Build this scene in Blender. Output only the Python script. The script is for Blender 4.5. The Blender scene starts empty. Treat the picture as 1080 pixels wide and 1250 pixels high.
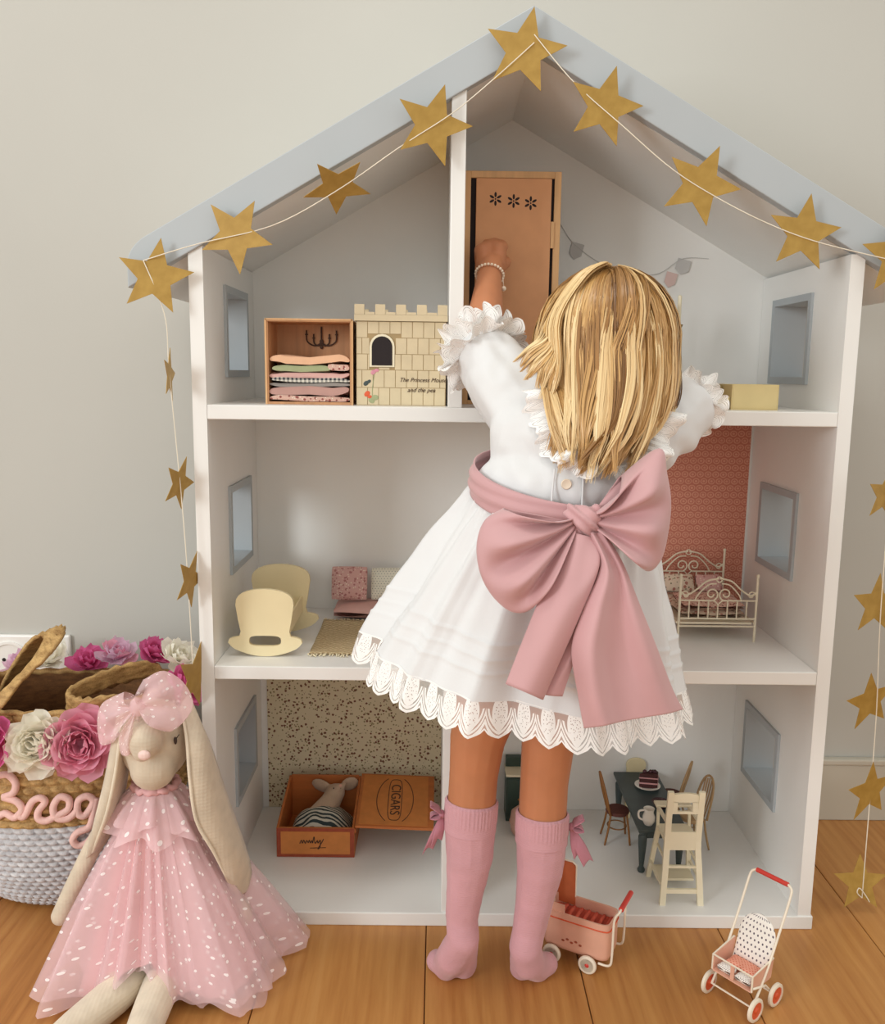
import bpy, bmesh, math, random
from mathutils import Vector, Matrix, Euler, noise
random.seed(7)
PI = math.pi
scene = bpy.context.scene
C = bpy.context.collection

# ------------------------------------------------------------ camera, world, lights, exposure
cam_data = bpy.data.cameras.new('camera'); cam = bpy.data.objects.new('camera', cam_data); C.objects.link(cam)
cam_data.sensor_fit = 'HORIZONTAL'; cam_data.sensor_width = 36.0; cam_data.lens = 36.0 * 1078.03 / 1080.0
cam_data.clip_start = 0.02
cam.matrix_world = Matrix(((0.999911, -0.011921, -0.006008, -0.110477), (-0.004090, 0.154813, -0.987935, -1.156375), (0.012707, 0.987872, 0.154751, 0.779634), (0.000000, 0.000000, 0.000000, 1.000000)))
scene.camera = cam

world = bpy.data.worlds.new('room_light'); scene.world = world; world.use_nodes = True
wbg = world.node_tree.nodes['Background']; wbg.inputs[0].default_value = (1.0, 0.978, 0.905, 1); wbg.inputs[1].default_value = 0.74

def area_light(name, loc, target, sx, sy, power, col):
    d = bpy.data.lights.new(name, 'AREA'); d.shape = 'RECTANGLE'; d.size = sx; d.size_y = sy; d.energy = power; d.color = col
    o = bpy.data.objects.new(name, d); C.objects.link(o); o.location = loc
    o.rotation_euler = (Vector(target) - Vector(loc)).to_track_quat('-Z', 'Y').to_euler()
    return o
# daylight from a window behind and to the left of the camera, and the warm ceiling lamps above
area_light('window_daylight', (-2.72, -2.52, 1.40), (0.0, 0.1, 0.75), 0.85, 1.1, 38, (0.93, 0.985, 1.0))
area_light('ceiling_lamp_light', (-0.25, -0.55, 2.65), (-0.1, -0.1, 0.0), 0.5, 0.35, 5, (1.0, 0.96, 0.90))

scene.view_settings.view_transform = 'Standard'; scene.view_settings.look = 'None'
scene.view_settings.gamma = 1.0; scene.view_settings.use_curve_mapping = False
scene.view_settings.exposure = 0.36

# ------------------------------------------------------------ helpers
def lin(c):
    r = []
    for x in c:
        x = x / 255.0
        r.append(x / 12.92 if x <= 0.04045 else ((x + 0.055) / 1.055) ** 2.4)
    return (r[0], r[1], r[2], 1.0)

class G:
    """small node-graph writer"""
    def __init__(s, name):
        s.m = bpy.data.materials.new(name); s.m.use_nodes = True; s.nt = s.m.node_tree
        s.b = s.nt.nodes['Principled BSDF']; s.out = s.nt.nodes['Material Output']
    def node(s, t, **kw):
        n = s.nt.nodes.new(t)
        for k, v in kw.items(): setattr(n, k, v)
        return n
    def link(s, a, b): s.nt.links.new(a, b)
    def put(s, sock, v):
        if isinstance(v, bpy.types.NodeSocket): s.link(v, sock)
        else: sock.default_value = v
    def math(s, op, a, b=None, c=None):
        n = s.node('ShaderNodeMath', operation=op)
        s.put(n.inputs[0], a)
        if b is not None: s.put(n.inputs[1], b)
        if c is not None: s.put(n.inputs[2], c)
        return n.outputs[0]
    def coord(s, kind='Object'):
        return s.node('ShaderNodeTexCoord').outputs[kind]
    def sep(s, v):
        n = s.node('ShaderNodeSeparateXYZ'); s.link(v, n.inputs[0]); return n.outputs
    def mapping(s, v, scale=(1, 1, 1), loc=(0, 0, 0)):
        n = s.node('ShaderNodeMapping'); s.link(v, n.inputs[0]); n.inputs['Scale'].default_value = scale; n.inputs['Location'].default_value = loc
        return n.outputs[0]
    def noise(s, v, scale, detail=3, rough=0.5):
        n = s.node('ShaderNodeTexNoise'); s.link(v, n.inputs['Vector']); n.inputs['Scale'].default_value = scale
        n.inputs['Detail'].default_value = detail; n.inputs['Roughness'].default_value = rough
        return n.outputs['Fac']
    def voronoi(s, v, scale, out='Distance', rnd=1.0, dims='3D'):
        n = s.node('ShaderNodeTexVoronoi', voronoi_dimensions=dims); s.link(v, n.inputs['Vector']); n.inputs['Scale'].default_value = scale
        n.inputs['Randomness'].default_value = rnd
        return n.outputs[out]
    def ramp(s, f, stops):
        n = s.node('ShaderNodeValToRGB'); s.link(f, n.inputs[0]); e = n.color_ramp.elements
        while len(e) < len(stops): e.new(0.5)
        for q, (p, c) in zip(e, stops): q.position = p; q.color = c
        return n.outputs[0]
    def step(s, f, a, b):
        n = s.node('ShaderNodeMapRange', interpolation_type='SMOOTHSTEP'); s.link(f, n.inputs[0])
        n.inputs[1].default_value = a; n.inputs[2].default_value = b
        return n.outputs[0]
    def mix(s, f, a, b):
        n = s.node('ShaderNodeMix', data_type='RGBA'); s.put(n.inputs[0], f); s.put(n.inputs[6], a); s.put(n.inputs[7], b)
        return n.outputs[2]
    def bump(s, h, strength=0.2, dist=0.002):
        n = s.node('ShaderNodeBump'); s.link(h, n.inputs['Height']); n.inputs['Strength'].default_value = strength; n.inputs['Distance'].default_value = dist
        s.link(n.outputs[0], s.b.inputs['Normal'])
    def color(s, c): s.put(s.b.inputs['Base Color'], c)
    def set(s, **kw):
        for k, v in kw.items(): s.put(s.b.inputs[k.replace('_', ' ')], v)
        return s
    def alpha(s, a): s.put(s.b.inputs['Alpha'], a)

def plain(name, rgb, rough=0.6, var=0.06, scale=14.0, bump=0.0, bscale=200.0, bdist=0.001, metal=0.0, sheen=0.0, spec=0.5, sub=0.0):
    g = G(name); co = g.coord(); c = lin(rgb)
    lo = tuple(x * (1 - var) for x in c[:3]) + (1,); hi = tuple(min(1, x * (1 + var)) for x in c[:3]) + (1,)
    g.color(g.ramp(g.noise(co, scale), [(0.3, lo), (0.7, hi)]))
    g.set(Roughness=rough, Metallic=metal, Specular_IOR_Level=spec)
    if sheen: g.set(Sheen_Weight=sheen)
    if sub: g.set(Subsurface_Weight=sub); g.b.inputs['Subsurface Radius'].default_value = (0.012, 0.005, 0.003); g.b.inputs['Subsurface Scale'].default_value = 0.6
    if bump: g.bump(g.noise(co, bscale, 2), bump, bdist)
    return g.m

class MB:
    def __init__(s): s.v = []; s.f = []; s.uv = {}; s.col = {}
    def add(s, vs, fs):
        o = len(s.v); s.v.extend(Vector(x) for x in vs); s.f.extend(tuple(i + o for i in f) for f in fs); return o
    def box(s, x0, x1, y0, y1, z0, z1, M=None):
        vs = [Vector((x, y, z)) for z in (z0, z1) for y in (y0, y1) for x in (x0, x1)]
        if M is not None: vs = [M @ v for v in vs]
        s.add(vs, [(0, 2, 3, 1), (4, 5, 7, 6), (0, 1, 5, 4), (2, 6, 7, 3), (0, 4, 6, 2), (1, 3, 7, 5)]); return s
    def bar(s, a, b, w, d, up=(0, 0, 1)):
        a = Vector(a); b = Vector(b); z = (b - a).normalized(); x = Vector(up).cross(z)
        if x.length < 1e-4: x = Vector((1, 0, 0))
        x.normalize(); y = z.cross(x); L = (b - a).length
        M = Matrix.Translation(a) @ Matrix((x, y, z)).transposed().to_4x4()
        return s.box(-w / 2, w / 2, -d / 2, d / 2, 0, L, M)
    def tube(s, path, r, n=8, closed=False, caps=True):
        P = [Vector(p) for p in path]; k = len(P)
        R = r if isinstance(r, (list, tuple)) else [r] * k
        up = None; rings = []
        for i in range(k):
            if closed: t = P[(i + 1) % k] - P[i - 1]
            else: t = P[min(i + 1, k - 1)] - P[max(i - 1, 0)]
            if t.length < 1e-9: t = Vector((0, 0, 1))
            t.normalize()
            if up is None:
                up = Vector((0, 0, 1)) if abs(t.z) < 0.9 else Vector((1, 0, 0))
            x = up.cross(t)
            if x.length < 1e-5: x = t.orthogonal()
            x.normalize(); y = t.cross(x).normalized(); up = y
            rings.append([P[i] + (x * math.cos(2 * PI * j / n) + y * math.sin(2 * PI * j / n)) * R[i] for j in range(n)])
        vs = [v for q in rings for v in q]; fs = []
        m = k if closed else k - 1
        for i in range(m):
            a = i * n; b = ((i + 1) % k) * n
            for j in range(n):
                j2 = (j + 1) % n; fs.append((a + j, a + j2, b + j2, b + j))
        if caps and not closed:
            fs.append(tuple(reversed(range(n)))); fs.append(tuple((k - 1) * n + j for j in range(n)))
        return s.add(vs, fs)
    def lathe(s, prof, n=32, M=None, sx=1.0, sy=1.0):
        vs = []; fs = []; k = len(prof)
        for (r, z) in prof:
            for j in range(n):
                a = 2 * PI * j / n; v = Vector((r * sx * math.cos(a), r * sy * math.sin(a), z)); vs.append(M @ v if M is not None else v)
        for i in range(k - 1):
            for j in range(n):
                j2 = (j + 1) % n; fs.append((i * n + j, i * n + j2, (i + 1) * n + j2, (i + 1) * n + j))
        if prof[0][0] > 1e-5: fs.append(tuple(reversed(range(n))))
        if prof[-1][0] > 1e-5: fs.append(tuple((k - 1) * n + j for j in range(n)))
        s.add(vs, fs); return s
    def prism(s, pts, h, M=None):
        """outline in local xy extruded along local z by h"""
        n = len(pts); vs = [Vector((p[0], p[1], 0)) for p in pts] + [Vector((p[0], p[1], h)) for p in pts]
        if M is not None: vs = [M @ v for v in vs]
        fs = [tuple(reversed(range(n))), tuple(range(n, 2 * n))] + [(i, (i + 1) % n, n + (i + 1) % n, n + i) for i in range(n)]
        s.add(vs, fs); return s
    def grid(s, fn, nu, nv, wu=False, uvf=None):
        o = len(s.v); nu1 = nu if wu else nu + 1
        for j in range(nv + 1):
            for i in range(nu1): s.v.append(Vector(fn(i / nu, j / nv)))
        for j in range(nv):
            for i in range(nu):
                i2 = (i + 1) % nu1 if wu else i + 1
                f = (o + j * nu1 + i, o + j * nu1 + i2, o + (j + 1) * nu1 + i2, o + (j + 1) * nu1 + i)
                if uvf: s.uv[len(s.f)] = [uvf(i / nu, j / nv), uvf((i + 1) / nu, j / nv), uvf((i + 1) / nu, (j + 1) / nv), uvf(i / nu, (j + 1) / nv)]
                s.f.append(f)
        return s
    def sphere(s, c, r, nu=14, nv=8, M=None):
        rx, ry, rz = r if isinstance(r, (tuple, list)) else (r, r, r)
        vs = []; fs = []; c = Vector(c)
        for j in range(1, nv):
            t = PI * j / nv
            for i in range(nu):
                a = 2 * PI * i / nu; v = Vector((rx * math.sin(t) * math.cos(a), ry * math.sin(t) * math.sin(a), rz * math.cos(t)))
                vs.append(c + (M @ v if M is not None else v))
        top = len(vs); vs.append(c + (M @ Vector((0, 0, rz)) if M is not None else Vector((0, 0, rz))))
        bot = len(vs); vs.append(c - (M @ Vector((0, 0, rz)) if M is not None else Vector((0, 0, rz))))
        for i in range(nu):
            i2 = (i + 1) % nu; fs.append((top, i, i2)); fs.append((bot, (nv - 2) * nu + i2, (nv - 2) * nu + i))
        for j in range(nv - 2):
            for i in range(nu):
                i2 = (i + 1) % nu; fs.append((j * nu + i, (j + 1) * nu + i, (j + 1) * nu + i2, j * nu + i2))
        s.add(vs, fs); return s
    def mesh(s, name, off=None):
        me = bpy.data.meshes.new(name)
        vs = [tuple(v - off) for v in s.v] if off is not None else [tuple(v) for v in s.v]
        me.from_pydata(vs, [], s.f)
        if s.uv:
            L = me.uv_layers.new(name='UVMap')
            for p in me.polygons:
                q = s.uv.get(p.index)
                if q:
                    for li, c in zip(p.loop_indices, q): L.data[li].uv = c
        if s.col:
            A = me.attributes.new('tone', 'FLOAT', 'POINT')
            for i, x in s.col.items(): A.data[i].value = x
        me.update(); return me
    def build(s, name, mat, parent=None, smooth=None, bev=0.0, local=False, solid=0.0, sub=0):
        off = None
        if parent is not None and not local:
            p = parent; off = Vector((0, 0, 0))
            while p is not None: off += Vector(p.location); p = p.parent
        me = s.mesh(name, off)
        o = bpy.data.objects.new(name, me); C.objects.link(o); me.materials.append(mat)
        if parent is not None: o.parent = parent
        finish(o, smooth, bev, solid, sub); return o

def finish(o, smooth=None, bev=0.0, solid=0.0, sub=0):
    me = o.data
    if smooth is not None:
        me.polygons.foreach_set('use_smooth', [True] * len(me.polygons))
        if smooth < 180: me.set_sharp_from_angle(angle=math.radians(smooth))
    if solid: m = o.modifiers.new('solid', 'SOLIDIFY'); m.thickness = solid; m.offset = 0
    if sub: m = o.modifiers.new('sub', 'SUBSURF'); m.levels = sub; m.render_levels = sub
    if bev:
        m = o.modifiers.new('bevel', 'BEVEL'); m.width = bev; m.segments = 2; m.limit_method = 'ANGLE'; m.angle_limit = math.radians(40)

def tag(o, label, cat=None, group=None, kind=None):
    o['label'] = label
    if cat: o['category'] = cat
    if group: o['group'] = group
    if kind: o['kind'] = kind
    return o
def thing(name, loc, label, cat, group=None, rz=0.0):
    o = bpy.data.objects.new(name, None); C.objects.link(o); o.empty_display_size = 0.03
    o.location = loc; o.rotation_euler = (0, 0, rz); tag(o, label, cat, group); return o
def single(o, label, cat, group=None):
    """a thing that is one mesh: its origin goes to its base"""
    return tag(o, label, cat, group)
def copy_part(o, name, parent, loc, rot=(0, 0, 0)):
    c = o.copy(); c.name = name; C.objects.link(c); c.parent = parent; c.location = loc; c.rotation_euler = rot; return c

def cr(points, n):
    """Catmull-Rom through points, n samples"""
    P = [Vector(p) for p in points]
    if len(P) == 2: return [P[0].lerp(P[1], i / (n - 1)) for i in range(n)]
    out = []
    for k in range(n):
        t = k / (n - 1) * (len(P) - 1); i = min(int(t), len(P) - 2); f = t - i
        a = P[max(i - 1, 0)]; b = P[i]; c = P[i + 1]; d = P[min(i + 2, len(P) - 1)]
        out.append(0.5 * ((2 * b) + (c - a) * f + (2 * a - 5 * b + 4 * c - d) * f * f + (3 * b - a - 3 * c + d) * f ** 3))
    return out
def loft(ribs, nu, nv):
    """ribs: list of polylines; smooth surface through them -> MB with uv"""
    R = [cr(r, nu + 1) for r in ribs]
    cols = [cr([R[k][i] for k in range(len(R))], nv + 1) for i in range(nu + 1)]
    m = MB(); m.grid(lambda u, v: cols[int(round(u * nu))][int(round(v * nv))], nu, nv, uvf=lambda u, v: (u, v)); return m
def blend(name, chains, ells, mat, parent, voxel=0.003, smooth=6, disp=None, off=True):
    """one continuous skin grown over tapered limbs and ellipsoids"""
    m = MB()
    for ch in chains:
        for i, (p, r) in enumerate(ch):
            m.sphere(p, r, 14, 10)
            if i:
                q, rq = ch[i - 1]; q = Vector(q); p = Vector(p); d = p - q
                if d.length > 1e-5: m.tube([q.lerp(p, k / 4) for k in range(5)], [rq + (r - rq) * k / 4 for k in range(5)], 14)
    for e in ells:
        c, r = e[0], e[1]; M = Euler(e[2]).to_matrix() if len(e) > 2 else None
        m.sphere(c, r, 24, 16, M)
    me = m.mesh(name + '_base'); t = bpy.data.objects.new(name + '_tmp', me); C.objects.link(t)
    a = t.modifiers.new('r', 'REMESH'); a.mode = 'VOXEL'; a.voxel_size = voxel
    b = t.modifiers.new('s', 'SMOOTH'); b.iterations = smooth; b.factor = 0.5
    dg = bpy.context.evaluated_depsgraph_get(); dg.update()
    me2 = bpy.data.meshes.new_from_object(t.evaluated_get(dg)); bpy.data.objects.remove(t); bpy.data.meshes.remove(me)
    me2.name = name
    if disp:
        nv = [v.normal.copy() for v in me2.vertices]
        for v, n in zip(me2.vertices, nv): v.co += n * disp(v.co)
    o = 0
    offv = Vector((0, 0, 0)); p = parent
    while p is not None: offv += Vector(p.location); p = p.parent
    for v in me2.vertices: v.co -= offv
    me2.materials.clear(); me2.materials.append(mat)
    ob = bpy.data.objects.new(name, me2); C.objects.link(ob); ob.parent = parent
    me2.polygons.foreach_set('use_smooth', [True] * len(me2.polygons)); me2.update()
    return ob

# ------------------------------------------------------------ materials
def wood_floor():
    g = G('oak_planks'); co = g.coord(); rnd = g.node('ShaderNodeObjectInfo').outputs['Random']
    n1 = g.noise(g.mapping(co, (26, 2.2, 26)), 1.0, 6, 0.62); n2 = g.noise(g.mapping(co, (160, 7, 160)), 1.0, 3, 0.6)
    w = g.node('ShaderNodeTexWave', wave_type='BANDS', bands_direction='X'); g.link(g.mapping(co, (9, 0.9, 9)), w.inputs[0])
    w.inputs['Scale'].default_value = 2.0; w.inputs['Distortion'].default_value = 9.0; w.inputs['Detail'].default_value = 3.0; w.inputs['Detail Scale'].default_value = 1.2
    f = g.math('ADD', g.math('MULTIPLY', n1, 0.55), g.math('ADD', g.math('MULTIPLY', n2, 0.25), g.math('MULTIPLY', w.outputs['Fac'], 0.08)))
    f = g.math('ADD', f, g.math('MULTIPLY', g.math('SUBTRACT', rnd, 0.5), 0.10))
    c = g.ramp(f, [(0.22, lin((146, 92, 44))), (0.38, lin((178, 120, 64))), (0.52, lin((192, 136, 76))), (0.74, lin((206, 154, 94)))])
    g.color(c); g.set(Roughness=0.42, Specular_IOR_Level=0.4); g.bump(n2, 0.12, 0.001); return g.m
M = {}
M['plank'] = wood_floor()
M['gap'] = plain('plank_gap', (58, 38, 22), 0.9)
M['wall'] = plain('painted_plaster', (192, 190, 183), 0.85, 0.02, 3.0, 0.12, 260, 0.0006)
M['base'] = plain('painted_baseboard', (198, 192, 178), 0.5, 0.02, 6)
M['house'] = plain('white_paint', (240, 239, 236), 0.38, 0.02, 8.0, 0.05, 120, 0.0005)
M['roofgrey'] = plain('pale_grey_blue_paint', (180, 186, 190), 0.45, 0.03, 6, 0.05, 140, 0.0005)
M['wingrey'] = plain('window_grey_paint', (178, 185, 190), 0.5, 0.03, 12)
M['plastic'] = plain('white_plastic', (240, 238, 234), 0.3, 0.01)
M['dark'] = plain('dark_hole', (34, 24, 26), 0.8)
def gold():
    g = G('gold_card'); co = g.coord(); n = g.noise(co, 60, 3)
    g.color(g.ramp(n, [(0.3, lin((164, 128, 54))), (0.7, lin((182, 146, 70)))])); g.set(Roughness=0.5, Metallic=0.15); g.bump(g.noise(co, 900, 2), 0.06, 0.0003); return g.m
M['gold'] = gold()
M['string'] = plain('white_string', (236, 228, 210), 0.8)
M['whitecloth'] = plain('white_cotton', (226, 226, 227), 0.85, 0.015, 20, 0.25, 900, 0.0006, sheen=0.15)
M['skin'] = plain('tanned_skin', (194, 128, 90), 0.5, 0.05, 30, 0.06, 400, 0.0004, sub=0.12, spec=0.35)
M['sock'] = None
def knit(name, rgb, sc):
    g = G(name); co = g.coord(); s = g.sep(co)
    h = g.math('SINE', g.math('MULTIPLY', s[2], sc)); k = g.noise(co, 420, 2)
    c = lin(rgb); g.color(g.ramp(g.noise(co, 24), [(0.3, tuple(x * 0.94 for x in c[:3]) + (1,)), (0.7, tuple(min(1, x * 1.05) for x in c[:3]) + (1,))]))
    g.set(Roughness=0.9, Sheen_Weight=0.25); g.bump(g.math('ADD', g.math('MULTIPLY', h, 0.3), k), 0.35, 0.0008); return g.m
M['sock'] = knit('pink_knit', (208, 156, 164), 2400)
def satin(name, rgb):
    g = G(name); co = g.coord(); c = lin(rgb)
    g.color(g.ramp(g.noise(co, 12), [(0.3, tuple(x * 0.95 for x in c[:3]) + (1,)), (0.7, tuple(min(1, x * 1.04) for x in c[:3]) + (1,))]))
    g.set(Roughness=0.62, Sheen_Weight=0.35, Specular_IOR_Level=0.3)
    g.bump(g.noise(g.mapping(co, (1, 1, 6)), 500, 2), 0.15, 0.0004); return g.m
M['sash'] = satin('dusty_pink_cotton', (204, 158, 160))
M['ribbon'] = satin('mauve_ribbon', (186, 122, 136))
def lace(name, rgb=(248, 246, 244), net=0.34):
    g = G(name); uv = g.sep(g.coord('UV')); U, V = uv[0], uv[1]
    fu = g.math('SUBTRACT', g.math('FRACT', U), 0.5); d2 = lambda vy, k: g.math('SQRT', g.math('ADD', g.math('MULTIPLY', fu, fu), g.math('POWER', g.math('MULTIPLY', g.math('SUBTRACT', V, vy), k), 2.0)))
    dm = d2(0.36, 0.62); sp = g.voronoi(g.coord('UV'), 11.0, dims='2D')
    motif = g.math('MULTIPLY', g.math('LESS_THAN', dm, 0.235), g.math('GREATER_THAN', sp, 0.17))
    rim = g.math('LESS_THAN', g.math('ABSOLUTE', g.math('SUBTRACT', dm, 0.26)), 0.028)
    da = d2(0.20, 0.80)
    arc = lambda r, w: g.math('LESS_THAN', g.math('ABSOLUTE', g.math('SUBTRACT', da, r)), w)
    arcs = g.math('MAXIMUM', arc(0.42, 0.035), g.math('MAXIMUM', arc(0.53, 0.03), arc(0.645, 0.05)))
    arcs = g.math('MULTIPLY', arcs, g.math('GREATER_THAN', V, 0.26))
    top = g.math('LESS_THAN', V, 0.06)
    edge = g.math('GREATER_THAN', V, 0.93)
    a = g.math('MAXIMUM', g.math('MAXIMUM', motif, rim), g.math('MAXIMUM', arcs, g.math('MAXIMUM', top, edge)))
    a = g.math('MAXIMUM', a, net)
    c = lin(rgb); g.color(c); g.set(Roughness=0.9); g.alpha(a); return g.m
M['lace'] = lace('white_scalloped_lace')
M['lace2'] = lace('white_ruffle_lace', net=0.55)
def tulle(name, rgb, dot, base, sc):
    g = G(name); uv = g.coord('UV'); d = g.voronoi(uv, sc, rnd=0.85, dims='2D'); m = g.math('LESS_THAN', d, 0.11)
    g.color(g.mix(m, lin(rgb), lin(dot))); g.set(Roughness=0.75, Sheen_Weight=0.4)
    g.alpha(g.math('MAXIMUM', g.math('MULTIPLY', m, 0.85), base + 0.13)); return g.m
M['tulle'] = tulle('dotted_pink_tulle', (250, 214, 218), (255, 244, 244), 0.30, 15)
M['tulle2'] = tulle('pale_pink_tulle', (250, 212, 216), (255, 244, 244), 0.36, 9)
M['lining'] = plain('pink_lining', (228, 178, 180), 0.85, 0.06, 10, 0.15, 400, 0.0006)
M['linen'] = None
def weave(name, rgb, sc=900, var=0.07):
    g = G(name); co = g.coord(); s = g.sep(co)
    h = g.math('ADD', g.math('SINE', g.math('MULTIPLY', s[0], sc * 1.6)), g.math('SINE', g.math('MULTIPLY', s[2], sc * 1.6)))
    c = lin(rgb); n = g.noise(co, 60, 4)
    g.color(g.ramp(n, [(0.3, tuple(x * (1 - var) for x in c[:3]) + (1,)), (0.7, tuple(min(1, x * (1 + var)) for x in c[:3]) + (1,))]))
    g.set(Roughness=0.9, Sheen_Weight=0.2); g.bump(g.math('ADD', h, g.math('MULTIPLY', n, 2)), 0.15, 0.0005); return g.m
M['linen'] = weave('beige_linen', (210, 194, 172))
M['linenpale'] = weave('pale_linen', (226, 212, 190))
M['nose'] = weave('pink_thread', (238, 206, 198))
def hairmat():
    g = G('blond_hair'); a = g.node('ShaderNodeAttribute', attribute_name='tone').outputs['Fac']
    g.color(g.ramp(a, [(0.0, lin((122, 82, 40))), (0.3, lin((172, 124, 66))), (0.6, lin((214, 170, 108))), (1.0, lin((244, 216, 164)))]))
    g.set(Roughness=0.36, Specular_IOR_Level=0.6); return g.m
M['hair'] = hairmat()
def wallpaper_red():
    g = G('terracotta_wallpaper'); s = g.sep(g.coord()); U = g.math('MULTIPLY', s[0], 78); V = g.math('MULTIPLY', s[2], 88)
    row = g.math('MODULO', g.math('FLOOR', g.math('ADD', V, 200.0)), 2.0)
    u = g.math('SUBTRACT', g.math('FRACT', g.math('ADD', U, g.math('MULTIPLY', row, 0.5))), 0.5); v = g.math('SUBTRACT', g.math('FRACT', V), 0.5)
    d = g.math('SQRT', g.math('ADD', g.math('MULTIPLY', u, u), g.math('MULTIPLY', v, v)))
    ring = g.math('LESS_THAN', g.math('ABSOLUTE', g.math('SUBTRACT', d, 0.38)), 0.075); dot = g.math('LESS_THAN', d, 0.17)
    n = g.noise(g.coord(), 160, 3); f = g.math('MULTIPLY', g.math('MAXIMUM', ring, dot), g.math('ADD', n, 0.35))
    g.color(g.mix(f, lin((192, 116, 96)), lin((216, 156, 132)))); g.set(Roughness=0.85); return g.m
M['paper_red'] = wallpaper_red()
def wallpaper_floral():
    g = G('floral_wallpaper'); co = g.coord(); n = g.node('ShaderNodeTexNoise'); g.link(co, n.inputs['Vector']); n.inputs['Scale'].default_value = 120
    vm = g.node('ShaderNodeVectorMath', operation='MULTIPLY_ADD'); g.link(n.outputs['Color'], vm.inputs[0]); vm.inputs[1].default_value = (0.0035, 0.0, 0.0035); g.link(co, vm.inputs[2])
    p = g.mapping(vm.outputs[0], (1, 0, 1))
    a = g.math('LESS_THAN', g.voronoi(p, 140, rnd=0.75), 0.30); b = g.math('LESS_THAN', g.voronoi(g.mapping(p, (1, 1, 1), (0.4, 0, 0.7)), 190, rnd=0.8), 0.30)
    c = g.mix(b, lin((222, 210, 180)), lin((146, 132, 92))); c = g.mix(a, c, lin((122, 80, 60)))
    g.color(c); g.set(Roughness=0.85); return g.m
M['paper_floral'] = wallpaper_floral()
def woodm(name, rgb, sc=1.0, var=0.14, rough=0.55, axis='z'):
    g = G(name); co = g.coord(); k = {'z': (70, 70, 5), 'x': (5, 70, 70), 'y': (70, 5, 70)}[axis]
    n = g.noise(g.mapping(co, tuple(q * sc for q in k)), 1.0, 4, 0.6); c = lin(rgb)
    g.color(g.ramp(n, [(0.3, tuple(x * (1 - var) for x in c[:3]) + (1,)), (0.7, tuple(min(1, x * (1 + var)) for x in c[:3]) + (1,))]))
    g.set(Roughness=rough); g.bump(n, 0.08, 0.0006); return g.m
M['kraft'] = plain('kraft_board', (214, 156, 112), 0.75, 0.05, 30, 0.05, 400, 0.0003)
M['frame_wood'] = woodm('light_frame_wood', (216, 170, 120))
M['cream'] = plain('cream_paint', (236, 220, 178), 0.5, 0.03, 20)
M['creamwhite'] = plain('ivory_paint', (240, 230, 202), 0.45, 0.03, 20)
M['castle'] = plain('cream_card', (214, 197, 164), 0.8, 0.05, 40, 0.05, 500, 0.0003)
M['castlegap'] = plain('printed_joint', (176, 152, 112), 0.85)
M['ink'] = plain('brown_ink', (74, 52, 40), 0.8)
M['boxwood'] = woodm('striped_box_wood', (190, 140, 98), 1.0, 0.18)
M['cigar'] = woodm('cigar_box_wood', (188, 108, 52), 1.2, 0.12, 0.5, 'x')
M['cigarpaper'] = plain('printed_paper_label', (206, 130, 66), 0.7, 0.08, 60)
M['cigarred'] = plain('red_brown_border', (160, 72, 46), 0.7, 0.1, 200)
M['yellowbox'] = plain('yellow_card', (224, 204, 150), 0.8, 0.04, 30)
M['yellowbox_shaded'] = plain('shaded_yellow_card', (176, 154, 104), 0.8, 0.04, 30)  # yellow card again, with the shade of the rear box put into its colour
M['wire'] = plain('ivory_wire', (232, 220, 196), 0.45, 0.04, 50)
M['table'] = plain('dark_slate_paint', (64, 76, 76), 0.45, 0.1, 40)
M['chairwood'] = woodm('honey_chair_wood', (140, 92, 44), 1.5)
M['chairseat'] = plain('dark_red_seat', (92, 44, 34), 0.7)
M['rattan'] = woodm('rattan', (184, 150, 108), 1.5)
M['cake'] = plain('chocolate_sponge', (70, 34, 32), 0.8, 0.2, 300, 0.4, 500, 0.001)
M['cakecream'] = plain('pink_cake_cream', (206, 150, 150), 0.6)
M['china'] = plain('white_china', (238, 232, 222), 0.2, 0.01)
M['berry'] = plain('dark_berry', (64, 26, 36), 0.4, 0.2, 80)
M['green'] = plain('dark_green_enamel', (54, 74, 66), 0.4, 0.1, 30)
M['pinkfelt'] = plain('pink_felt', (222, 176, 158), 0.9, 0.05, 60, 0.3, 500, 0.001)
M['pram'] = plain('salmon_pink_metal', (230, 176, 152), 0.45, 0.05, 40)
M['pramin'] = plain('orange_lining', (196, 104, 62), 0.6, 0.08, 60)
M['red'] = plain('red_paint', (206, 62, 52), 0.4, 0.05, 40)
M['redcloth'] = plain('red_cloth', (204, 88, 66), 0.85, 0.1, 80)
M['orange'] = plain('orange_red_wheel', (222, 92, 52), 0.45, 0.05, 40)
M['ivorymetal'] = plain('ivory_metal', (240, 228, 208), 0.35, 0.03, 40)
def dotted(name, bg, fg, sc, r):
    g = G(name); uv = g.sep(g.coord('UV')); U = g.math('MULTIPLY', uv[0], sc); V = g.math('MULTIPLY', uv[1], sc)
    row = g.math('MODULO', g.math('FLOOR', V), 2.0); u = g.math('SUBTRACT', g.math('FRACT', g.math('ADD', U, g.math('MULTIPLY', row, 0.5))), 0.5); v = g.math('SUBTRACT', g.math('FRACT', V), 0.5)
    d = g.math('SQRT', g.math('ADD', g.math('MULTIPLY', u, u), g.math('MULTIPLY', v, v)))
    g.color(g.mix(g.math('LESS_THAN', d, r), lin(bg), lin(fg))); g.set(Roughness=0.85); return g.m
M['polka'] = dotted('polka_dot_cotton', (246, 240, 232), (96, 84, 96), 9.0, 0.2)
M['polkapink'] = dotted('pink_dot_cotton', (240, 170, 146), (214, 96, 66), 9.0, 0.22)
M['tinydots'] = dotted('tiny_dot_cotton', (232, 228, 212), (120, 128, 118), 13.0, 0.16)
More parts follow.
